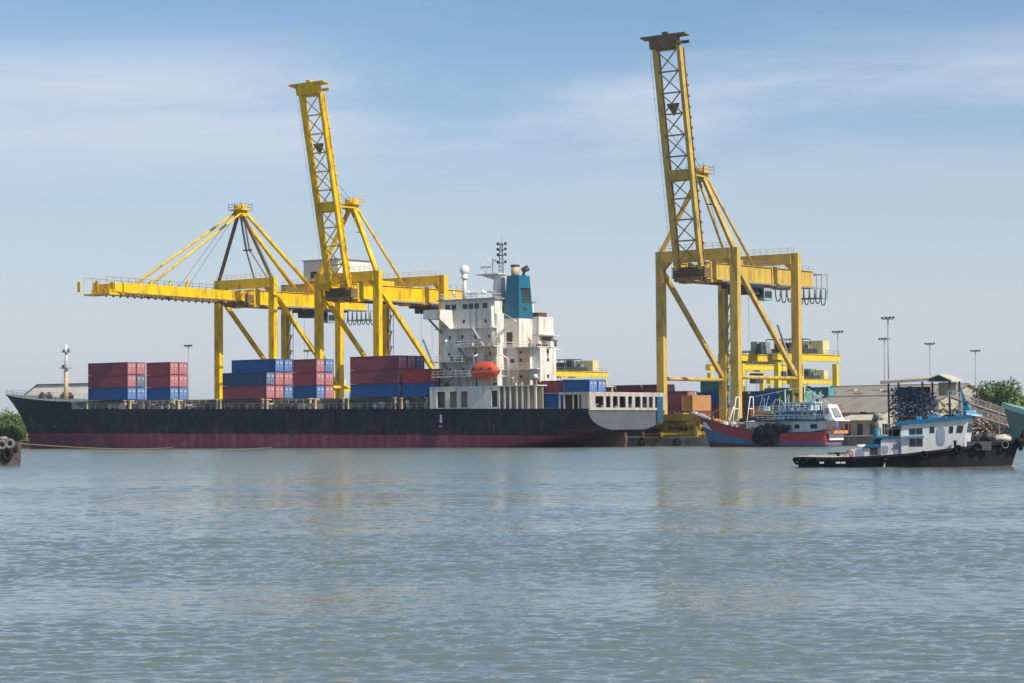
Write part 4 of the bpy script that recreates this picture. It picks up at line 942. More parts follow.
for (px, v, z, rz, lab) in ((672, 25.6, 0, 0, 'ochre spreader at the bottom front of the pile by the ship stern'), (683, 28.2, 0, .05, 'ochre spreader at the bottom back of the pile by the ship stern'),
                      (676, 26.4, 1.45, -.04, 'ochre spreader second up in the pile by the ship stern'), (688, 28.6, 1.45, .08, 'ochre spreader lying behind the middle of the pile'),
                      (681, 27.0, 2.9, 0.02, 'ochre spreader on top of the pile by the ship stern'), (694, 26.0, 0, 0.3, 'ochre spreader lying askew at the right end of the pile')):
    s_ = S0 if k == 0 else copy_tree(S0); k += 1
    s_.location = Wp(pxu(px, v), v, QZ+z); s_.rotation_euler.z = -AN+rz; s_['label'] = lab
# headblock beams: the long solid ochre box over the pile
m = MB(); m.box(-4.6, 4.6, -.8, .8, 0, 1.15); m.box(-4.8, -4.2, -.95, .95, -.15, 1.25); m.box(4.2, 4.8, -.95, .95, -.15, 1.25); m.box(-1, 1, -1, 1, 1.15, 1.4)
o = m.build('lifting_beam', YSTEEL); o.location = Wp(pxu(681, 25.3), 25.2, QZ+2.95); o.rotation_euler.z = -AN; tag(o, 'long solid ochre lifting beam lying across the spreader pile', 'lifting beam')
m = MB()
for x in (-3.4, 3.4): m.box(x-.3, x+.3, -.5, .5, 0, 2.8)
m.box(-3.1, 3.1, -.15, .15, .1, .3)
o = m.build('steel_trestle', YSTEEL); o.location = Wp(pxu(681, 25.3), 25.2, QZ); o.rotation_euler.z = -AN; tag(o, 'pair of ochre trestle posts under the lifting beam', 'trestle')
for k, px in enumerate((676, 641, 612)):
    m = MB(); m.torus((0, 0, 0), .62, .24, 'y', 20, 8); o = m.build('quay_tyre_fender', RUBBER); o.location = Wp(pxu(px, 23.4), 23.4, .75); o.rotation_euler.z = -AN
    tag(o, ('black tyre hung on the quay face below the ochre pile', 'black tyre hung on the quay face close behind the stern', 'black tyre on the quay face under the ship stern')[k], 'fender')

# ------------------------------------------------------------ SHEDS
def shed(name, u0, u1, v0, v1, ze, zr, label, wall=WALLC, roof=ROOF, doors=(), eave=.8):
    e_ = berth(name, (u0+u1)/2, (v0+v1)/2, QZ, label, 'shed'); hu, hv = (u1-u0)/2, (v1-v0)/2
    m = MB(); m.prism([(-hv, 0), (-hv, ze), (0, zr-.1), (hv, ze), (hv, 0)], -hu, hu, 'yz'); m.build('wall', wall, e_)
    m = MB()
    for s_ in (-1, 1):
        sl = (zr-ze)/hv
        m.add([(-hu-.6, s_*(hv+eave), ze-sl*eave), (hu+.6, s_*(hv+eave), ze-sl*eave), (hu+.6, 0, zr), (-hu-.6, 0, zr),
               (-hu-.6, s_*(hv+eave), ze-sl*eave+.12), (hu+.6, s_*(hv+eave), ze-sl*eave+.12), (hu+.6, 0, zr+.12), (-hu-.6, 0, zr+.12)],
              [(0,3,2,1),(4,5,6,7),(0,1,5,4),(1,2,6,5),(2,3,7,6),(3,0,4,7)])
    r_ = m.build('roof', roof, e_)
    m = MB(); m.beam((-hu-.6, 0, zr+.16), (hu+.6, 0, zr+.16), .5, .2); m.build('ridge_cap', roof, r_)
    for (a, b, h) in doors:
        m = MB(); m.box(a-hu, b-hu, -hv-.06, -hv-.01, 0.02, h); m.build('door', OPEN, e_)
    return e_, hu, hv
a0, a1 = pxu(800, 60), pxu(882, 60)
e1, hu, hv = shed('warehouse', a0, a1, 60, 82, 4.4, 7.4, 'grey cement-roofed warehouse directly behind the fishing boat stern', doors=[(2, 5, 2.8), (9, 13, 2.9), (17, 19, 2.6), (23, 26, 2.8)])
m = MB(); m.box(hu-4.2, hu-3.0, -hv-1.2, -hv-.2, 3.2, 4.4); m.build('roof_ventilator', OPEN, e1)
a0, a1 = pxu(826, 112), pxu(957, 112)
e2, hu, hv = shed('warehouse', a0, a1, 104, 128, 7.2, 10.3, 'taller brown-grey warehouse roof rising behind the nearer warehouse')
for i in range(9):
    m = MB(); x = -hu+3+i*(2*hu-6)/8; y = -hv*(.25+.4*rnd.random()); z = 6.9+3.0*(1+y/hv); m.box(x-.8, x+.8+rnd.random(), y-.5, y+.6, z-.3, z+.55+.4*rnd.random()); m.build('roof_ventilator', PALE if i % 2 else ROOF, e2)
# awning and low hut in front of the warehouse
m = MB(); u0, u1 = pxu(838, 44), pxu(872, 44)
e_ = berth('quayside_hut', (u0+u1)/2, 46, QZ, 'low pale hut with a cream awning at the warehouse foot', 'hut'); h = (u1-u0)/2
m.box(-h, h, -1.5, 3, 0, 2.7); m.build('wall', WALLC, e_)
m = MB(); m.hexa([(-h-.5, -3.2, 2.7), (h+.5, -3.2, 2.7), (h+.5, 3.4, 3.7), (-h-.5, 3.4, 3.7)], [(-h-.5, -3.2, 2.8), (h+.5, -3.2, 2.8), (h+.5, 3.4, 3.8), (-h-.5, 3.4, 3.8)]); m.build('awning', PALE, e_)
for i in range(4): m = MB(); x = -h+1+i*2.6; m.box(x, x+1.1, -1.56, -1.5, .1, 2.1); m.build('door', OPEN, e_)
# far left shed beyond the bow
X0 = 900.; 
def far(px, Z): X = (px-512)/2380*Z; return X*CA-(Z-OY)*SA, X*SA+(Z-OY)*CA
uL, vL = far(22, 850); uR, vR = far(95, 850)
e_ = empty('silo_shed', ((57-512)/2380*850, 850, QZ), math.radians(0), 'large pale grey shed with sloped ends far beyond the foremast', 'shed')
m = MB(); m.prism([(-14, 0), (-14, 13.5), (-7.2, 19.0), (12, 19.3), (16, 16), (16, 0)], 0, 30); m.build('wall', PALEG, e_)
m = MB(); m.prism([(-14.5, 13.4), (-7.2, 19.3), (12, 19.6), (16.5, 16.0), (16.5, 16.3), (12, 19.9), (-7.2, 19.6), (-14.5, 13.8)], -1, 31); m.build('roof', PALEG, e_)
# canopy with net pile
cu0, cu1 = pxu(888, 32), pxu(954, 32); cx = (cu0+cu1)/2; ch = (cu1-cu0)/2
e_ = berth('tin_canopy', cx, 34, QZ, 'pale tin canopy on thin dark posts over the heap of blue nets', 'canopy')
m = MB(); zt = 11.1-QZ
m.hexa([(-ch-.8, -3.5, zt-.5), (ch-4.2, -3.5, zt-.1), (ch-4.2, .8, zt+.6), (-ch-.8, .8, zt+.2)], [(-ch-.8, -3.5, zt+.1), (ch-4.2, -3.5, zt+.38), (ch-4.2, .8, zt+.95), (-ch-.8, .8, zt+.6)])
m.prism([(ch-4.6, zt+.1), (ch-2.2, zt+.85), (ch+.3, zt-.2), (ch+.3, zt-.05), (ch-2.2, zt+1.0), (ch-4.6, zt+.25)], -3.5, .8)
m.build('roof', PALE, e_)
m = MB(); m.prism([(ch-4.4, zt+.05), (ch-2.2, zt+.8), (ch, zt-.15), (ch, zt-.3), (ch-4.4, zt-.2)], -3.4, -3.2); m.build('gable', OPEN, e_)
m = MB(); m.box(ch-3.6, ch-.2, -1, -.8, zt-2.6, zt-.32); m.build('wall_panel', WALLC, e_)
for x in (-ch+.6, ch-5.6, ch-.4):
    for y in (-3, .5): m = MB(); m.box(x-.13, x+.13, y-.13, y+.13, 0, zt-.2); m.build('post', DARK, e_)
m = MB(); m.box(-ch+.4, ch-5.5, -2.6, 3.8, zt-6.2, zt-6.0); m.build('deck', BROWN, e_)
nm_ = [mat('net_blue', (.02, .10, .24), .9), mat('net_grey', (.55, .55, .56), .9), mat('net_dark', (.03, .035, .05), .9), mat('net_sky', (.12, .25, .42), .9), mat('net_brown', (.12, .08, .07), .9), mat('net_teal', (.03, .12, .18), .9)]
m = MB(); rr = random.Random(5)
for i in range(2400):
    x = rr.uniform(-ch+.5, ch-4.4); z = rr.uniform(.8, zt-.9-.7*rr.random()); y = rr.uniform(-2.8, .4)
    if x > ch-6.0 and z > zt-2: continue
    s_ = rr.uniform(.08, .30); mi = rr.choices([0, 1, 2, 3, 4, 5], [5, 8, 3, 5, 3, 1.5])[0]
    if z > zt-3.6 and x < 0: mi = rr.choice([0, 0, 2, 5, 3])
    d_ = Vector((rr.uniform(-1, 1), rr.uniform(-.5, .5), rr.uniform(-.6, .6)))*s_
    c_ = Vector((x, y, z)); m.beam(c_-d_, c_+d_, s_*rr.uniform(.5, 1.3), s_*rr.uniform(.4, 1.1), mi)
m.box(-ch+.6, ch-6.2, .5, .9, .8, zt-1.0, 2)
o = m.build('net_heap', nm_); o.location = Wp(cx, 34, QZ); o.rotation_euler.z = -AN; tag(o, 'heap of blue, grey and dark nets and crates filling the canopy', 'nets', kind='stuff')
# gangway / landing stage to the right of it
e_ = berth('landing_gangway', pxu(958, 27), 27, QZ, 'long white-railed gangway sloping down to the right behind the tug', 'gangway')
p0, p1 = Vector((0, 0, 4.2)), Vector((13.5, 0, .2))
m = MB(); m.beam(p0, p1, 1.4, .18); m.build('walkway', BROWN, e_)
for y in (-.8, .8):
    for dz_ in (0.5, 1.1): m = MB(); m.beam(p0+Vector((0, y, dz_)), p1+Vector((0, y, dz_)), .11); m.build('rail', mat('cream_rail', (.62, .57, .50), .7, (.42, .36, .30), 1, .8), e_)
    for i in range(8): q = p0.lerp(p1, i/7)+Vector((0, y, 0)); m = MB(); m.beam(q, q+Vector((0, 0, 1.15)), .1); m.build('rail_post', WHITEC, e_)
e_ = berth('landing_gangway', pxu(950, 30), 30, QZ, 'upper white-railed gangway, behind and above the lower one', 'gangway')
p0, p1 = Vector((0, 0, 6.5)), Vector((16.5, 0, 1.2))
m = MB(); m.beam(p0, p1, 1.6, .25); m.build('walkway', BROWN, e_)
for y in (-.8, .8):
    for dz_ in (0.5, 1.1): m = MB(); m.beam(p0+Vector((0, y, dz_)), p1+Vector((0, y, dz_)), .11); m.build('rail', mat('cream_rail', (.62, .57, .50), .7, (.42, .36, .30), 1, .8), e_)
    for i in range(8): q = p0.lerp(p1, i/7)+Vector((0, y, 0)); m = MB(); m.beam(q, q+Vector((0, 0, 1.15)), .1); m.build('rail_post', WHITEC, e_)
    for i in (1, 4, 7): q = p0.lerp(p1, i/7)+Vector((0, y, 0)); m = MB(); m.beam((q.x, q.y, 0), q, .22); m.build('support_post', GREYM, e_)
rr = random.Random(9); tm = [BROWN, mat('timber_dark', (.10, .07, .05), .9), mat('crate_tan', (.40, .31, .22), .9), mat('crate_red', (.24, .12, .09), .8), GREYM, mat('timber_grey', (.30, .27, .24), .9)]
m = MB()
for i in range(520):
    x = rr.uniform(0, 16.5); top = 5.6-4.4*x/16.5; z = rr.uniform(0, max(.7, top)); y = rr.uniform(-1.5, 1.8); s_ = rr.uniform(.15, .55)
    d_ = Vector((rr.uniform(-1, 1), rr.uniform(-.3, .3), rr.uniform(-.5, .5)))*s_*1.5; c_ = Vector((x, y, z)); m.beam(c_-d_, c_+d_, s_*.6, s_*.7, rr.randrange(6))
o = m.build('timber_heap', tm); o.location = Wp(pxu(944, 33), 33, QZ); o.rotation_euler.z = -AN; tag(o, 'heap of weathered timber and crates behind the gangways', 'timber', kind='stuff')
m = MB(); m.box(-7, 7, -2, 2, 0, 1.2); m.box(-7.1, 7.1, -2.1, 2.1, 1.2, 1.35)
for x in (-6, -2, 2, 6): m.lathe([(.2, 1.35), (.2, 1.8), (.3, 1.85), (.3, 1.95)], (x, -1.6, 0), 8)
o = m.build('landing_pontoon', RUSTY); o.location = Wp(pxu(990, 20), 20, -.3); o.rotation_euler.z = -AN; tag(o, 'rusty landing pontoon floating at the foot of the gangways', 'pontoon')

# masts with floodlights
def mast(px, ytop, Z, lab, r_=.2):
    z = CAM_H + (431-.0079*(px-512)-ytop)/2380*Z; X = (px-512)/2380*Z
    r_ *= .72; e_ = empty('light_mast', (X, Z, QZ), -AN, lab, 'light mast', 'tall light masts in the port'); z -= QZ
    m = MB(); m.tube([(0, 0, 0), (0, 0, z)], r_*1.3, 8, r1=r_*.7); m.build('pole', POLE, e_)
    m = MB(); m.box(-1.3, 1.3, -.15, .15, z-.5, z-.35); m.build('head_bar', POLE, e_)
    for x in (-1.2, -.4, .5, 1.3): m = MB(); m.box(x-.2, x+.2, -.35, .1, z-.3, z+.05); m.build('floodlight', DARK, e_)
mast(838, 331, 560, 'light mast standing behind the right-hand yard gantry')
mast(888.5, 317, 480, 'tallest light mast, rising behind the canopy of nets', .26)
mast(884.5, 338, 560, 'shorter light mast directly left of the tallest one')
mast(930, 343, 620, 'light mast rising above the tin canopy roof')
mast(975.5, 350, 650, 'light mast on the right, left of the round tree')
mast(188, 345, 640, 'thin light mast left of the left crane leg')
mast(307.5, 350, 660, 'faint light mast between the legs of the lowered crane')
m = MB(); m.tube([(0, 0, 0), (0, 0, 9.2)], .12, 6); m.box(-1.2, 1.2, -.4, .4, 7.4, 7.7)
o = m.build('aerial_pole', POLE); o.location = ((971-512)/2380*500, 500, QZ); tag(o, 'short thin pole with a crossbar left of the round tree', 'pole')

# ------------------------------------------------------------ TREES
def leafmat(nm, c):
    m = mat(nm, c, 0.7, tuple(x*.6 for x in c), .8, .9)
    return m
LF = [leafmat('leaf_a', (.10, .17, .03)), leafmat('leaf_b', (.065, .12, .022)), leafmat('leaf_c', (.15, .20, .04))]
def tree(name, loc, h, w, seed, label, cat='tree', group=None, low=0.15, mats=LF, n=2600, nc=26):
    R_ = random.Random(seed); e_ = empty(name, loc, R_.uniform(0, 6), label, cat, group)
    m = MB(); m.tube([(0, 0, -.1), (.1, 0, h*.3), (0, .1, h*.55)], w*.045, 7, r1=w*.02)
    for i in range(7):
        a = R_.uniform(0, 6.28); m.tube([(0, 0, h*(.2+.05*i)), (w*.3*math.cos(a), w*.3*math.sin(a), h*(.45+.05*i))], w*.018, 5, r1=w*.006)
    m.build('trunk', BARK, e_)
    cl = []
    for i in range(nc):
        a = R_.uniform(0, 6.28); q = R_.random()**.5*.42*w; z = h*R_.uniform(low+.12, .86); k = 1-abs((z/h-.5)/.62)**2.2
        cl.append((q*math.cos(a)*k, q*math.sin(a)*k, z, R_.uniform(.13, .23)*w, R_.randrange(3)))
    vs = []; fs = []; mi = []
    m = MB()
    for i in range(n):
        x, y, z, r_, mt = R_.choice(cl); d = Vector((R_.gauss(0, 1), R_.gauss(0, 1), R_.gauss(0, .8))).normalized()*r_*R_.uniform(.55, 1.08)
        p = Vector((x, y, z))+d; s_ = w*R_.uniform(.014, .034); a1 = Vector((R_.gauss(0, 1), R_.gauss(0, 1), R_.gauss(0, 1))).normalized(); a2 = a1.cross(d).normalized()
        m.add([p-a1*s_-a2*s_*.6, p+a1*s_-a2*s_*.4, p+a1*s_*.8+a2*s_*.7, p-a1*s_*.7+a2*s_*.6], [(0, 1, 2, 3)], mt if R_.random() < .75 else R_.randrange(3))
    m.build('crown', mats, e_)
def px2w(px, Z): return (px-512)/2380*Z
for i, (px, Z, h, w, s) in enumerate(((-30, 560, 8, 11, 'leftmost bushy tree, cut by the photo edge'), (3, 545, 7.4, 9, 'broad bright green tree at the left edge beyond the bow'), (15, 575, 6.6, 8, 'dark green tree second from the left edge beyond the bow'),
                                   (24, 600, 5.6, 8, 'low bright bush nearest the ship stem'), (38, 640, 6.0, 9, 'tree mostly hidden behind the ship bow'), (10, 540, 3.6, 9, 'low yellow-green scrub bush at the waterside beyond the bow'), (-12, 538, 3.4, 8, 'low scrub bush at the far left water edge'))):
    tree('shore_tree' if h > 4 else 'shore_bush', (px2w(px, Z), Z, QZ-.4), h, w, 20+i, s, 'tree' if h > 4 else 'bush', 'trees on the bank beyond the bow', low=.0)
tree('round_tree', (px2w(998, 480), 480, QZ), 10.8, 10.5, 51, 'rounded dark green tree right of the gangways', 'tree', n=9000, low=0.0, nc=60)
tree('round_tree', (px2w(1014, 490), 490, QZ), 8.3, 7, 52, 'smaller tree at the right edge behind the green boat', 'tree', n=2500, low=0.02)
e_ = empty('red_roofed_house', (px2w(1030, 540), 540, QZ), 0, 'house with a faded red roof at the right edge beyond the tree', 'house')
m = MB(); m.box(-5, 5, -3, 3, 0, 6.2); m.build('wall', WALLC, e_)
m = MB(); m.prism([(-5.6, 6.0), (0, 8.8), (5.6, 6.0)], -3.4, 3.4); m.build('roof', REDT, e_)
e_ = empty('flat_roofed_building', (px2w(970, 520), 520, QZ), 0, 'low grey building with a flat dark roof behind the gangways', 'building')
m = MB(); m.box(-8, 8, -4, 4, 0, 6.4); m.build('wall', WALLC, e_); m = MB(); m.box(-9, 9, -5, 5, 6.4, 7.0); m.build('roof', ROOF, e_)
m = MB(); m.box(-7, -5.5, -4.06, -4.01, 2, 3.6); m.box(-2, -.5, -4.06, -4.01, 2, 3.6); m.box(3, 4.5, -4.06, -4.01, 2, 3.6); m.build('window', GLASS, e_)

# ------------------------------------------------------------ BOATS
def boat_hull(e_, L, B, sheer, bands, mats, rake, stern_w=.8, name='hull', nx=26, tumble=0.1, zb=-.6, bowfull=.42, deck=None, deckdrop=.6):
    """x=0 stern .. L bow; sheer(x)->z; bands: list of f(x)->z (boundaries from low to high); one material per band"""
    m = MB(); xs = [i/nx for i in range(nx+1)]
    lev_n = 4
    def half(t, zt):
        k = (1-max(0, (t-(1-bowfull))/bowfull)**2.1); k = max(0.0, k)
        s_ = stern_w + (1-stern_w)*min(1, t/.3)**.8
        return B/2*k*s_*(0.86+.14*zt)
    rows = []
    for t in xs:
        lv = []
        bd = [zb]+[b(t*L) for b in bands]+[sheer(t*L)]
        for q in range(len(bd)-1):
            for j in range(lev_n): lv.append((bd[q]+(bd[q+1]-bd[q])*j/lev_n, q))
        lv.append((bd[-1], len(bd)-2)); rows.append(lv)
    n = len(rows[0]); vs = []
    for side in (-1, 1):
        for t, lv in zip(xs, rows):
            zs = sheer(t*L)
            for z, q in lv:
                zt = max(0, (z-zb)/(zs-zb)); x = t*L + rake*max(0, (t-.6)/.4)**2*zt**1.3 - .5*(1-t)**6*(-zt)
                vs.append((x, side*half(t, zt), z))
    off = len(xs)*n
    for i in range(len(xs)-1):
        for j in range(n-1):
            q = rows[i][j][1]; a = i*n+j
            m.f.append([a, a+n, a+n+1, a+1]); m.m.append(q); m.sm.append(True)
            a += off; m.f.append([a, a+1, a+n+1, a+n]); m.m.append(q); m.sm.append(True)
    m.v = vs
    for j in range(n-1):
        q = rows[0][j][1]; m.f.append([j, j+1, off+j+1, off+j]); m.m.append(q); m.sm.append(False)
    base = len(m.v)
    for t in xs:
        for side in (-1, 1): m.v.append((t*L, side*half(t, 1)*.97, sheer(t*L)-deckdrop))
    for i in range(len(xs)-1): a = base+2*i; m.f.append([a, a+1, a+3, a+2]); m.m.append(len(bands)+1); m.sm.append(False)
    return m.build(name, mats, e_), half
def ip(pts):
    xs, zs = zip(*pts); return lambda x: float(np.interp(x, xs, zs))
rr0 = random.Random(12)
# fishing trawler moored beyond the ship; local +x towards its bow (image left)
fe = empty('fishing_boat', Wp(62.6, 7.2, 0), PI-AN, 'red, white and blue wooden fishing boat with black net bundle at its side', 'boat'); fe.scale = (1.13, 1, 1.04)
LF_ = 22.0
sh_ = ip([(0, 2.7), (3, 2.3), (8, 2.25), (12, 2.5), (16, 3.2), (19, 4.0), (22, 5.0)])
boat_hull(fe, LF_, 5.7, sh_, [ip([(0, .3), (12, .35), (22, .9)]), ip([(0, .62), (6, .65), (12, 1.0), (17, 1.7), (22, 3.4)])], [FBOT, FBLUE, FRED, BROWN], 2.2, .85, nx=30, bowfull=.40)
m = MB(); pts = [(t, -1, sh_(t)) for t in np.linspace(0, 22, 23)]
def fhalf(t): k = (1-max(0, (t/LF_-.6)/.4)**2.1); return 2.85*max(0, k)*(.85+.15*min(1, t/LF_/.3)**.8)
for s_ in (-1, 1): m.tube([(t+2.2*max(0, (t/LF_-.6)/.4)**2, s_*(fhalf(t)+.02), sh_(t)) for t in np.linspace(0, 22, 24)], .11, 5)
m.build('gunwale', mat('gunwale_dark', (.08, .03, .03), .7), fe)
m = MB(); m.beam((22.0, 0, 4.6), (25.2, 0, 5.75), .3, .35); m.box(24.5, 25.3, -.35, .35, 5.5, 5.8); m.build('bowsprit', WHITEC, fe)
m = MB(); m.add([(20.6, .95, 3.2), (22.9, .42, 4.2), (23.1, .40, 3.4), (20.9, .93, 2.6)], [(0, 1, 2, 3)]); m.v = [(x, y+.12, z) for x, y, z in m.v]; m.build('bow_patch', WHITEC, fe)
# cabin and decks (stern half)
def fp(m, nm, mt, lab=None): return m.build(nm, mt, fe, lab)
m = MB(); wall_openings(m, 1.0, 12.0, 1.6, 4.1, 1.95, .15, [(2, 3.2, 2.9, 3.6), (5, 5.9, 2.9, 3.6), (8.2, 9.1, 2.9, 3.6), (9.9, 10.8, 1.9, 3.8)]); m.box(1, 12, -2.1, -1.95, 1.6, 4.1); m.box(11.85, 12, -1.95, 1.95, 1.6, 4.1); m.box(1, 1.15, -1.95, 1.95, 1.6, 4.1); cabin = fp(m, 'cabin', mat('cabin_pale_blue', (.62, .70, .74), .6, (.45, .52, .56), .8, .8))
m = MB(); m.box(1.3, 11.7, 1.6, 1.7, 1.6, 4.0); m.build('window', OPEN, cabin)
m = MB(); m.box(.2, 12.6, -2.5, 2.5, 4.1, 4.35); fp(m, 'upper_deck', NETG)
m = MB(); m.box(2.6, 9.6, -1.7, 1.7, 4.35, 5.7); m.box(2.2, 12.2, -2.2, 2.2, 5.7, 5.85); uc = fp(m, 'wheelhouse', LBLUE)
m = MB(); m.box(3.4, 8.0, -1.3, 1.3, 5.86, 7.0); m.box(3.0, 8.5, -1.6, 1.6, 7.0, 7.12); top_ = fp(m, 'upper_cabin', mat('cabin_white_blue', (.58, .68, .74), .6, (.40, .52, .60), .9, .8))
for x in np.arange(3.8, 7.6, .9): m = MB(); m.box(x, x+.5, 1.3, 1.36, 6.25, 6.75); m.build('window', GLASS, top_)
m = MB(); m.box(12.4, 14.6, -1.6, 1.6, 2.2, 4.0); m.box(12.2, 14.9, -1.9, 1.9, 4.0, 4.12); fp(m, 'fore_cabin', WHITEC)
for k in range(9): m = MB(); x_ = 3+k*1.15; m.tube([(x_, 1.9, 5.85), (x_+rr0.uniform(-.4, .4), 1.2, 7.2+rr0.random()*1.2)], .025, 4); fp(m, 'rigging_line', WHITEC)
for x in np.arange(3, 9.3, .95): m = MB(); m.box(x, x+.55, 1.7, 1.76, 4.8, 5.4); m.build('window', GLASS, uc)
m = MB(); m.box(5.2, 7.6, 1.76, 1.9, 4.35, 5.6); m.build('blue_tarp', FBLUE, uc)
m = MB()
for zz in (.35, .7): m.tube([(.4, 2.4, 4.35+zz), (12.4, 2.4, 4.35+zz)], .04, 4); m.tube([(2.2, 2.1, 5.85+zz), (12, 2.1, 5.85+zz)], .04, 4)
for x in np.arange(.4, 12.5, .9): m.beam((x, 2.4, 4.35), (x, 2.4, 5.1), .07)
for x in np.arange(2.3, 12.1, .9): m.beam((x, 2.1, 5.85), (x, 2.1, 6.6), .07)
fp(m, 'deck_rail', LBLUE)
rr = random.Random(2)
for i in range(44): m = MB(); x = rr.uniform(2.6, 11.6); y = rr.uniform(-1.6, 1.8); s_ = rr.uniform(.15, .4); m.box(x, x+s_*1.6, y, y+s_, 5.86, 5.9+s_*1.5); fp(m, 'roof_locker', [LBLUE, WHITEC, FBLUE, DARK][rr.randrange(4)])
# aft wheel shelter: white leaning panel over a red and white stern
m = MB(); m.hexa([(-.6, -1.6, 4.3), (.9, -1.6, 4.3), (.9, 1.7, 4.3), (-.6, 1.7, 4.3)], [(.5, -1.5, 6.7), (1.5, -1.5, 6.7), (1.5, 1.6, 6.7), (.5, 1.6, 6.7)]); asf = fp(m, 'white_shelter', WHITEC)
m = MB(); m.add([(-.62, -1.0, 4.75), (-.62, 1.1, 4.75), (.34, 1.0, 6.3), (.34, -.9, 6.3)], [(0, 1, 2, 3)]); m.v = [(x-.0, y, z) for x, y, z in m.v]; m.box(.2, .9, 1.69, 1.74, 5.2, 6.1); m.build('shelter_window', GREYM, asf)
m = MB(); m.box(-1.2, 1.4, -2.4, 2.4, 4.05, 4.25); fp(m, 'stern_roof', WHITEC)
for y in (-2.2, -.8, .8, 2.2): m = MB(); m.beam((-1.0, y, 2.4), (-1.0, y, 4.05), .1); fp(m, 'stern_post', mat('post_red', (.5, .08, .06), .6))
m = MB(); m.box(-.9, 1.0, -2.3, 2.3, 2.1, 2.6); fp(m, 'stern_bulwark', ORG2)
m = MB(); m.box(-.15, -.02, -2.2, 2.2, 1.05, 2.3); m.build('transom_panel', WHITEC, fe)
m = MB(); m.box(-.45, -.16, .2, 1.1, 2.2, 3.2); fp(m, 'stern_locker', DBLUE)
for i in range(14):
    m = MB(); x = rr.uniform(1.5, 12); y = rr.uniform(-1.5, 2.2); h_ = rr.uniform(1.0, 3.4); m.tube([(x, y, 5.8), (x+rr.uniform(-.3, .3), y, 5.8+h_)], .05, 5)
    if i % 3 == 0: m.box(x-.3, x+.4, y-.05, y+.05, 5.6+h_*.8, 5.9+h_*.8)
    fp(m, 'pole', [WHITEC, LBLUE, GREYM][i % 3])
for i in range(10): m = MB(); x = rr.uniform(12.4, 19); m.box(x, x+rr.uniform(.3, .9), -.9, rr.uniform(.2, 1.4), 2.1+.12*(x-12), 2.7+.13*(x-12)+rr.uniform(0, .7)); fp(m, 'deck_crate', [LBLUE, ORG2, WHITEC, DARK, BROWN][i % 5])
# forward rig: two white A posts, booms, gear
for x in (17.4, 14.9):
    m = MB()
    for y in (-1.3, 1.3): m.tube([(x, y, 2.4), (x-.4, y*.35, 8.2)], .08, 6)
    m.tube([(x-.3, -.7, 6.2), (x-.3, .7, 6.2)], .1, 6); m.tube([(x-.4, -.5, 8.1), (x-.4, .5, 8.1)], .1, 6); fp(m, 'a_frame', WHITEC)
for y in (-1.4, 1.5): m = MB(); m.tube([(18.2, y, 2.6), (17.2, y*.6, 6.6)], .1, 6); fp(m, 'stay_post', WHITEC)
m = MB(); m.tube([(16.2, .6, 4.3), (12.8, .6, 4.75), (9.8, .6, 5.0)], .34, 8); fp(m, 'rolled_net', NETG)
m = MB(); m.tube([(5.2, 0, 5.8), (5.2, 0, 10)], .09, 6); m.tube([(8.6, 0, 5.8), (8.6, 0, 9.2)], .07, 6); m.tube([(5.2, 0, 9.6), (15, 0, 8)], .03, 4); m.tube([(5.2, 0, 9.6), (.5, 0, 6.6)], .03, 4); m.tube([(17, 0, 8), (22.5, 0, 5)], .03, 4); m.box(4.5, 5.9, -.1, .1, 8.6, 8.75); m.lathe([(.18, 9.9), (.22, 10.2), (.02, 10.3)], (5.2, 0, 0), 8); fp(m, 'signal_pole', WHITEC)
m = MB(); m.tube([(3.4, .5, 5.8), (3.4, .5, 8.2)], .12, 8); fp(m, 'exhaust_stack', DARK); m = MB(); m.tube([(6.8, -.5, 5.8), (6.8, -.5, 8.6)], .1, 8); m.lathe([(.35, 8.2), (.4, 8.5), (.02, 8.7)], (6.8, -.5, 0), 8); fp(m, 'exhaust_stack', DARK)
rr = random.Random(4)
def lump(m, c, R_, sx, sy, sz, n=1, mi=0, seed=1):
    r_ = random.Random(seed); nu, nv = 14, 9; vs = []
    ph = [r_.uniform(0, 6) for _ in range(6)]
    for i in range(nv+1):
        th = PI*i/nv
        for j in range(nu):
            a = 2*PI*j/nu; q = R_*(1+.13*math.sin(3*a+ph[0])*math.sin(2*th+ph[1])+.12*math.sin(5*a+ph[2]+3*th)+.08*math.sin(7*th+ph[3]+a))
            vs.append((c[0]+sx*q*math.sin(th)*math.cos(a), c[1]+sy*q*math.sin(th)*math.sin(a), c[2]+sz*q*math.cos(th)))
    m.add(vs, [(i*nu+j, i*nu+(j+1)%nu, (i+1)*nu+(j+1)%nu, (i+1)*nu+j) for i in range(nv) for j in range(nu)], mi, True)
for i, (x, z, s_) in enumerate(((19.8, 3.8, .8), (18.6, 3.4, .9), (20.8, 4.3, .6))): m = MB(); lump(m, (x, rr.uniform(-.5, .6), z), s_, 1.1, 1, .6, seed=i); fp(m, 'tarp_bundle', ORG2)
for i in range(7): m = MB(); lump(m, (10.4+i*.95, rr.uniform(-.3, 1.2), 2.5+.12*i), .75, 1, 1, .75, seed=20+i); fp(m, 'net_pile', [mat('net_tan', (.34, .22, .14), .9), ORG2, mat('net_rust', (.26, .12, .10), .9)][i % 3])
e_ = empty('net_bundle', Wp(62.6, 7.2, 0), PI-AN, 'big black net bundle slung over the near side of the fishing boat', 'net'); e_.scale = (1.13, 1, 1.04)
m = MB()
for i, (x, z, s_) in enumerate(((11.2, 2.0, 1.35), (9.8, 2.3, 1.3), (10.5, 1.1, 1.0), (8.4, 2.9, .9), (12.0, 1.4, .8), (9.2, 1.2, .85), (7.2, 3.0, .6), (6.4, 3.05, .45))): lump(m, (x, 3.0, z), s_, 1.05, .45, 1.0, seed=40+i)
m.build('net', NET, e_)

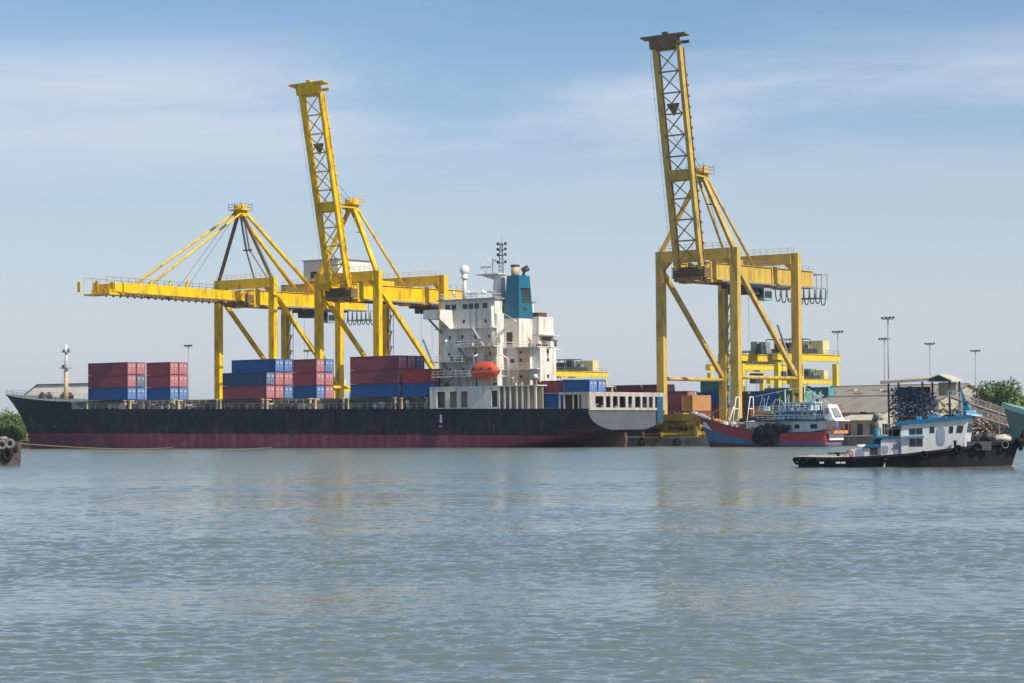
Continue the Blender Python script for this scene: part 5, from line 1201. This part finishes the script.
# tug boat, close
TH = math.radians(-20)
te = empty('tug_boat', (22.05, 183.0, 0), TH, 'black-hulled tug with white cabin, blue roof and tyre fenders in the foreground', 'boat'); te.scale = (.985, 1, 1)
tsh = ip([(0, .86), (3, .80), (6, .92), (8.6, 1.08), (11, 1.35), (13.5, 1.65), (15.6, 2.0), (17, 2.3)])
boat_hull(te, 16.2, 4.4, tsh, [ip([(0, -.3), (10, -.05), (14, .1), (17, .2)])], [mat('tug_rust', (.10, .04, .03), .8, (.05, .03, .03), 1.5, .8), TBLACK, mat('tug_deck', (.22, .10, .08), .8)], .85, .8, nx=34, zb=-.5, bowfull=.38, deckdrop=.35)
def tp(m, nm, mt, lab=None, par=None): return m.build(nm, mt, par or te, lab)
def thalf(x): t = x/16.2; k = 1-max(0, (t-.62)/.38)**2.1; return 2.2*max(0, k)*(.8+.2*min(1, t/.3)**.8)
def trk(x): return x + .85*max(0, (x/16.2-.6)/.4)**2
m = MB()
for s_ in (-1, 1): m.tube([(trk(x), s_*(thalf(x)+.05), tsh(x)-.16) for x in np.linspace(.1, 16.1, 34)], .10, 6)
m.tube([(0, -1.8, tsh(0)-.2), (-.12, 0, tsh(0)-.2), (0, 1.8, tsh(0)-.2)], .18, 8)
tp(m, 'rubbing_strake', RUBBER)
m = MB(); 
for s_ in (-1, 1): m.tube([(x, s_*(thalf(x)-.15), tsh(x)+.03) for x in np.linspace(.3, 4.2, 8)], .07, 5)
tp(m, 'deck_edge', mat('deck_edge_pale', (.55, .46, .38), .8))
# cabin: near side is -y
def slabwall(m, pts_lo, pts_hi): m.hexa(pts_lo, pts_hi)
CW = 1.35
m = MB()
zr0, zr1 = 3.22, 3.68       # roof height aft / forward
m.hexa([(8.2, -CW, 1.0), (12.9, -CW, 1.25), (12.9, CW, 1.25), (8.2, CW, 1.0)], [(8.2, -CW, zr0), (13.3, -CW, zr1), (13.3, CW, zr1), (8.2, CW, zr0)])
cab = tp(m, 'cabin', TWHITE)
m = MB(); m.hexa([(7.9, -CW-.22, zr0), (13.55, -CW-.22, zr1), (13.55, CW+.22, zr1), (7.9, CW+.22, zr0)], [(7.9, -CW-.22, zr0+.26), (13.55, -CW-.22, zr1+.26), (13.55, CW+.22, zr1+.26), (7.9, CW+.22, zr0+.26)]); tp(m, 'roof', TBLUE, par=cab)
m = MB(); m.hexa([(13.2, -CW-.25, zr1+.28), (14.0, -CW*.9, zr1+.14), (14.0, CW*.9, zr1+.14), (13.2, CW+.25, zr1+.28)], [(13.2, -CW-.25, zr1+.42), (13.9, -CW*.9, zr1+.28), (13.9, CW*.9, zr1+.28), (13.2, CW+.25, zr1+.42)])
m.box(13.0, 13.6, -.5, .5, zr1+.42, zr1+.6); tp(m, 'roof_visor', SKYB, par=cab)
def win(x0, x1, z0, z1, sl=0, nm='window', mt=GLASS, fr=None):
    w = MB(); w.hexa([(x0, -CW-.03, z0), (x1, -CW-.03, z0), (x1, -CW+.01, z0), (x0, -CW+.01, z0)], [(x0+sl, -CW-.03, z1), (x1+sl, -CW-.03, z1), (x1+sl, -CW+.01, z1), (x0+sl, -CW+.01, z1)]); o = tp(w, nm, mt, par=cab)
    f_ = MB()
    for (a, b, c, d) in ((x0, x1, z0-.04, z0), (x0, x1, z1, z1+.04)): f_.hexa([(a+sl*(c > z0), -CW-.05, c), (b+sl*(c > z0), -CW-.05, c), (b+sl*(c > z0), -CW, c), (a+sl*(c > z0), -CW, c)], [(a+sl*(c > z0), -CW-.05, d), (b+sl*(c > z0), -CW-.05, d), (b+sl*(c > z0), -CW, d), (a+sl*(c > z0), -CW, d)])
    f_.build('frame', GREYM, o) if False else None
    return o
win(8.85, 9.3, 2.5, 2.95); win(9.36, 9.85, 2.52, 2.97); win(8.85, 9.3, 1.62, 2.18); win(9.36, 9.85, 1.63, 2.2)
m = MB(); m.hexa([(8.4, -CW-.3, 2.3), (10.0, -CW-.3, 2.36), (10.0, -CW, 2.36), (8.4, -CW, 2.3)], [(8.4, -CW-.3, 2.42), (10.0, -CW-.3, 2.48), (10.0, -CW, 2.48), (8.4, -CW, 2.42)]); tp(m, 'canopy_strip', SKYB, par=cab)
win(10.4, 10.75, 2.62, 3.08)
win(11.85, 12.15, 2.6, 3.1, .05); win(12.4, 12.85, 2.62, 3.15, .12)
def oval(cx_, cz, rx, rz, y, mt, nm, par):
    w = MB(); n_ = 20; vs = []
    for i in range(n_):
        a = 2*PI*i/n_; c, s_ = math.cos(a), math.sin(a); p_ = .55
        vs.append((cx_+rx*math.copysign(abs(c)**p_, c), cz+rz*math.copysign(abs(s_)**(.75), s_)))
    w.prism(vs, y-.03, y+.01); return tp(w, nm, mt, par=par)
oval(11.22, 2.38, .33, .72, -CW, TGREY, 'door', cab)
# front windows (facing the bow) with bright frame
m = MB()
for y in (-1.1, -.3, .5): m.hexa([(13.32, y, 2.65), (13.36, y, 2.65), (13.36, y+.62, 2.65), (13.32, y+.62, 2.65)], [(13.45, y, 3.25), (13.50, y, 3.25), (13.50, y+.62, 3.25), (13.45, y+.62, 3.25)])
m.v = [(12.9+(x-12.9)+(0.0), y, z) for x, y, z in m.v]; 
m.v = [((12.9+.4*(z-1.25)/(zr1-1.25))+.02+(.03 if i % 2 else 0), y, z) for i, (x, y, z) in enumerate(m.v)]; tp(m, 'front_window', GLASS, par=cab)
# lower aft house
m = MB(); m.hexa([(6.6, -1.2, .8), (8.18, -1.2, .95), (8.18, 1.2, .95), (6.6, 1.2, .8)], [(6.6, -1.2, 2.12), (8.18, -1.2, 2.22), (8.18, 1.2, 2.22), (6.6, 1.2, 2.12)])
m.hexa([(4.0, -1.0, .7), (6.58, -1.0, .75), (6.58, 1.0, .75), (4.0, 1.0, .7)], [(4.3, -1.0, 1.45), (6.58, -1.0, 1.55), (6.58, 1.0, 1.55), (4.3, 1.0, 1.45)])
ah = tp(m, 'aft_house', TWHITE)
m = MB(); m.box(6.0, 8.2, -1.35, 1.35, 2.23, 2.36); m.box(5.4, 7.0, -1.15, 1.15, 1.56, 1.82); tp(m, 'aft_roof', TBLUE, par=ah)
oval(7.85, 1.55, .26, .52, -1.2, TGREY, 'door', ah); oval(6.95, 1.4, .24, .3, -1.2, TGREY, 'hatch', ah); oval(4.95, 1.12, .34, .33, -1.0, TGREY, 'hatch', ah)
m = MB(); m.box(5.75, 6.3, -1.04, -1.0, 1.0, 1.5); tp(m, 'window', OPEN, par=ah)
m = MB(); m.torus((4.15, -1.15, 1.05), .27, .08, 'y'); tp(m, 'lifebuoy', mat('faded_buoy', (.50, .22, .16), .7))
m = MB(); lump(m, (5.1, -.3, 1.62), .42, 1.5, .9, .35, seed=3); tp(m, 'white_cover', WHITEC)
# funnel with grey cowl
m = MB(); m.lathe([(.40, 1.5), (.36, 2.2), (.27, 3.05)], (6.15, -.2, 0), 14); fu = tp(m, 'funnel', mat('tug_funnel', (.03, .17, .23), .5))
m = MB(); m.tube([(6.1, -.2, 3.0), (5.95, -.2, 3.5), (6.1, -.2, 3.95), (6.35, -.2, 3.8)], .2, 10, r1=.44); tp(m, 'cowl', GREYM, par=fu)
m = MB()
for zz in (2.95, 3.3): m.tube([(6.9, -1.2, zz), (8.1, -1.2, zz)], .04, 5); m.tube([(6.9, 1.2, zz), (8.1, 1.2, zz)], .04, 5)
for x in (6.9, 7.5, 8.1):
    for y in (-1.2, 1.2): m.beam((x, y, 2.3), (x, y, 3.32), .05)
tp(m, 'hand_rail', GREYM)
m = MB(); m.lathe([(.35, -.5), (.35, -.45), (.16, -.45), (.16, .45), (.35, .45), (.35, .5)], (7.4, 0, 2.75), 12, 'y'); m.box(7.1, 7.7, -.6, .6, 2.36, 2.5); tp(m, 'winch', DARK)
# mast
m = MB(); m.hexa([(12.75, -.28, zr1+.2), (13.35, -.28, zr1+.24), (13.35, .28, zr1+.24), (12.75, .28, zr1+.2)], [(12.72, -.16, zr1+1.2), (13.05, -.16, zr1+1.2), (13.05, .16, zr1+1.2), (12.72, .16, zr1+1.2)])
m.box(12.55, 13.2, -.3, .3, zr1+1.2, zr1+1.3)
m.hexa([(12.68, -.12, zr1+1.3), (12.95, -.12, zr1+1.3), (12.95, .12, zr1+1.3), (12.68, .12, zr1+1.3)], [(12.50, -.03, zr1+2.35), (12.56, -.03, zr1+2.35), (12.56, .03, zr1+2.35), (12.50, .03, zr1+2.35)])
tp(m, 'mast', TBLUE)
for x in (9.2, 10.1, 10.6, 12.2): m = MB(); m.box(x, x+.3, -.3, .3, zr0+.2+(x-8)*.08, zr0+.55+(x-8)*.08); tp(m, 'roof_locker', mat('roof_gear_blue', (.05, .25, .5), .6))
# foredeck gear, bulwark, bow pad, tyres
m = MB(); m.box(14.0, 15.2, -.5, .5, 1.4, 2.25); m.lathe([(.38, -.7), (.38, .7)], (14.6, 0, 2.3), 12, 'y'); tp(m, 'anchor_winch', DARK)
m = MB(); m.box(13.2, 15.0, -1.55, -1.35, 1.3, 1.95); tp(m, 'bulwark_box', mat('box_slate', (.10, .12, .15), .7))
m = MB(); lump(m, (15.6, 0, 2.1), .46, 1.6, .9, .7, seed=5); tp(m, 'bow_cover', PALE)
m = MB(); m.lathe([(.1, 1.3), (.1, 1.95), (.16, 1.95), (.16, 2.05)], (12.35, -1.65, 0), 8); tp(m, 'bollard', DARK)
m = MB()
for k, z in enumerate((2.35, 2.0, 1.7)): m.torus((17.25-.12*k, 0, z), .32, .16, 'x', 16, 8)
m.tube([(16.9, -.9, 2.0), (17.25, 0, 2.0), (16.9, .9, 2.0)], .24, 8)
tp(m, 'bow_fender', RUBBER)
for (x, z, R_, c) in ((15.3, 1.72, .27, 'pale'), (13.7, 1.5, .27, ''), (12.5, 1.38, .24, ''), (10.1, .98, .22, ''), (7.2, .72, .18, ''), (4.6, .62, .15, ''), (2.9, .55, .15, ''), (1.7, .58, .16, ''), (.8, .56, .2, ''), (.25, .55, .2, '')):
    m = MB(); m.torus((0, 0, 0), R_, .10, 'y', 18, 8); o = tp(m, 'tyre_fender', mat('wet_tyre', (.010, .010, .011), .8, spec=0.1)); o.location = (trk(x), -thalf(x)-.17, z); o.rotation_euler.z = math.atan2(-(thalf(x-.2)-thalf(x+.2))*-1, .4)
    if c: m = MB(); m.torus((0, -.07, 0), R_, .03, 'y', 18, 6); q = m.build('tyre_rim', WHITEC, o)
for x in (2.2, 3.5, 3.9): m = MB(); m.box(x-.16, x+.16, -thalf(x)-.2, -thalf(x)-.1, .36, .48); tp(m, 'fender_strap', WHITEC)
m = MB(); m.tube([(7.05, -2.3, .1), (7.15, -2.32, .55), (7.25, -2.3, .8)], .05, 5); tp(m, 'hanging_rope', WHITEC)
m = MB(); m.lathe([(.12, .8), (.12, 1.1), (.2, 1.12), (.2, 1.2)], (3.2, -.9, 0), 8); m.beam((2.4, -.9, 1.12), (4.0, -.9, 1.12), .1); tp(m, 'towing_bitt', DARK)

# barge corner at the far left, with tyres
be_ = empty('tyre_barge', (px2w(16, 230), 230.5, -.1), math.radians(4), 'rusty grey barge end hung with big tyres at the left edge', 'barge')
m = MB(); m.hexa([(-14, 0, -.4), (-.55, 0, -.4), (-.55, 6, -.4), (-14, 6, -.4)], [(-14, -.1, 2.3), (-.4, -.1, 2.3), (-.4, 6, 2.3), (-14, 6, 2.3)]); m.box(-14, -.35, -.15, 6, 2.301, 2.42); m.build('hull', mat('barge_paint', (.13, .11, .10), .85, (.07, .05, .04), .8, .9, streak=(.16, .07, .04), streak_amt=.7), be_)
for k in range(9):
    m = MB(); m.torus((0, 0, 0), .36, .16, 'y', 18, 8); o = m.build('tyre', mat('grey_tyre', (.13, .12, .12), .9, (.22, .2, .19), 2, .8), be_); o.location = (-.25-.74*k-.45, -.28, 2.2-.1*(k % 2)+.05)
for k in range(6):
    m = MB(); m.torus((0, 0, 0), .42, .2, 'y', 18, 8); m.lathe([(.42, -.05), (.42, .05)], (0, .12, 0), 14, 'y'); o = m.build('tyre', RUBBER, be_); o.location = (-.95-.98*k, -.22, 1.25); o.scale = (.85, 1, 1.25)
m = MB(); m.torus((-.2, .2, 1.75), .3, .14, 'x', 16, 8); m.build('tyre', RUBBER, be_)
m = MB(); lump(m, (-1.4, .4, 2.75), .35, 1.3, 1, .6, seed=8); lump(m, (-2.6, .5, 2.75), .3, 1.2, 1, .6, seed=9); m.build('deck_bundle', BROWN, be_)
# mooring ropes from the barge towards the ship
for (dz_, uu, zz, lab) in ((2.15, -88, .25, 'upper yellowish mooring rope sagging from the barge to the ship side'), (1.5, -60, .2, 'lower yellowish mooring rope running low along the ship side')):
    a_ = Vector((px2w(20, 230)-.4, 231.5, dz_)); b_ = Wp(uu, -.35, zz)
    pts = []
    for t in np.linspace(0, 1, 30):
        p = a_.lerp(b_, t); p.z = max(.1, p.z - 1.6*t*(1-t)); pts.append(p)
    m = MB(); m.tube(pts, .045, 5); o = m.build('mooring_rope', ROPE); tag(o, lab, 'rope', 'ropes between barge and ship')

# green boat at the right edge
ge = empty('fishing_boat', Wp(110.6, 12.5, 0), PI-AN, 'sea-green boat with mint rail cut by the right edge', 'boat')
gsh = ip([(0, 3.2), (8, 4.0), (14, 5.4), (17, 6.4), (19, 7.2)])
boat_hull(ge, 18.5, 5.8, gsh, [ip([(0, .4), (19, .8)]), ip([(0, 2.5), (8, 3.3), (14, 4.6), (17, 5.5), (19, 6.2)])], [FBOT, GREENB, GREENL, BROWN], 2.0, .85, nx=28)
m = MB(); m.box(2, 9, -1.8, 1.8, 2, 4.6); c_ = m.build('cabin', GREENL, ge); m = MB(); m.box(1.6, 9.4, -2.1, 2.1, 4.6, 4.8); m.build('roof', GREENB, c_)
for x in (2.6, 4.2, 5.8, 7.4): m = MB(); m.box(x, x+.8, 1.8, 1.86, 3.2, 4.1); m.build('window', GLASS, c_)

# ------------------------------------------------------------ more life on the quay
def truck(px, v, colr, lab):
    e_ = berth('yard_truck', pxu(px, v), v, QZ, lab, 'truck', 'trucks parked on the quay')
    m = MB(); m.box(0, 9, -1.2, 1.2, 1.0, 1.3); m.build('trailer', DARK, e_)
    m = MB(); m.hexa([(9.4, -1.2, .6), (11.6, -1.2, .6), (11.6, 1.2, .6), (9.4, 1.2, .6)], [(9.4, -1.2, 3.2), (11.2, -1.2, 3.2), (11.2, 1.2, 3.2), (9.4, 1.2, 3.2)]); c_ = m.build('cab', mat('truck_'+colr[0], colr[1], .4), e_)
    m = MB(); m.box(9.9, 11.0, -1.24, -1.2, 2.0, 2.8); m.build('window', GLASS, c_)
    for x in (1, 2.2, 8.4, 10.6):
        for y in (-1.15, 1.15): m = MB(); m.lathe([(.3, -.14), (.48, -.12), (.48, .12), (.3, .14)], (x, y, .48), 12, 'y'); m.build('wheel', RUBBER, e_)
truck(700, 29, ('white', (.7, .7, .68)), 'white truck on the quay behind the fishing boat bow')
truck(640, 38, ('orange', (.6, .22, .04)), 'orange truck on the quay behind the ship stern')

# ------------------------------------------------------------ HAZE: humid air over the river
m = MB(); m.box(-6300, 6300, -6300, 6300, -4, 84)
hz = m.build('haze', []); tag(hz, kind='stuff')
hm = bpy.data.materials.new('haze'); hm.use_nodes = True; hn = hm.node_tree.nodes; hn.clear()
ho = hn.new('ShaderNodeOutputMaterial'); hv_ = hn.new('ShaderNodeVolumePrincipled'); hv_.inputs['Color'].default_value = (0.86, 0.92, 1.0, 1)
hv_.inputs['Density'].default_value = 0.00010; hv_.inputs['Anisotropy'].default_value = 0.2
hm.node_tree.links.new(hv_.outputs[0], ho.inputs['Volume']); hz.data.materials.append(hm)
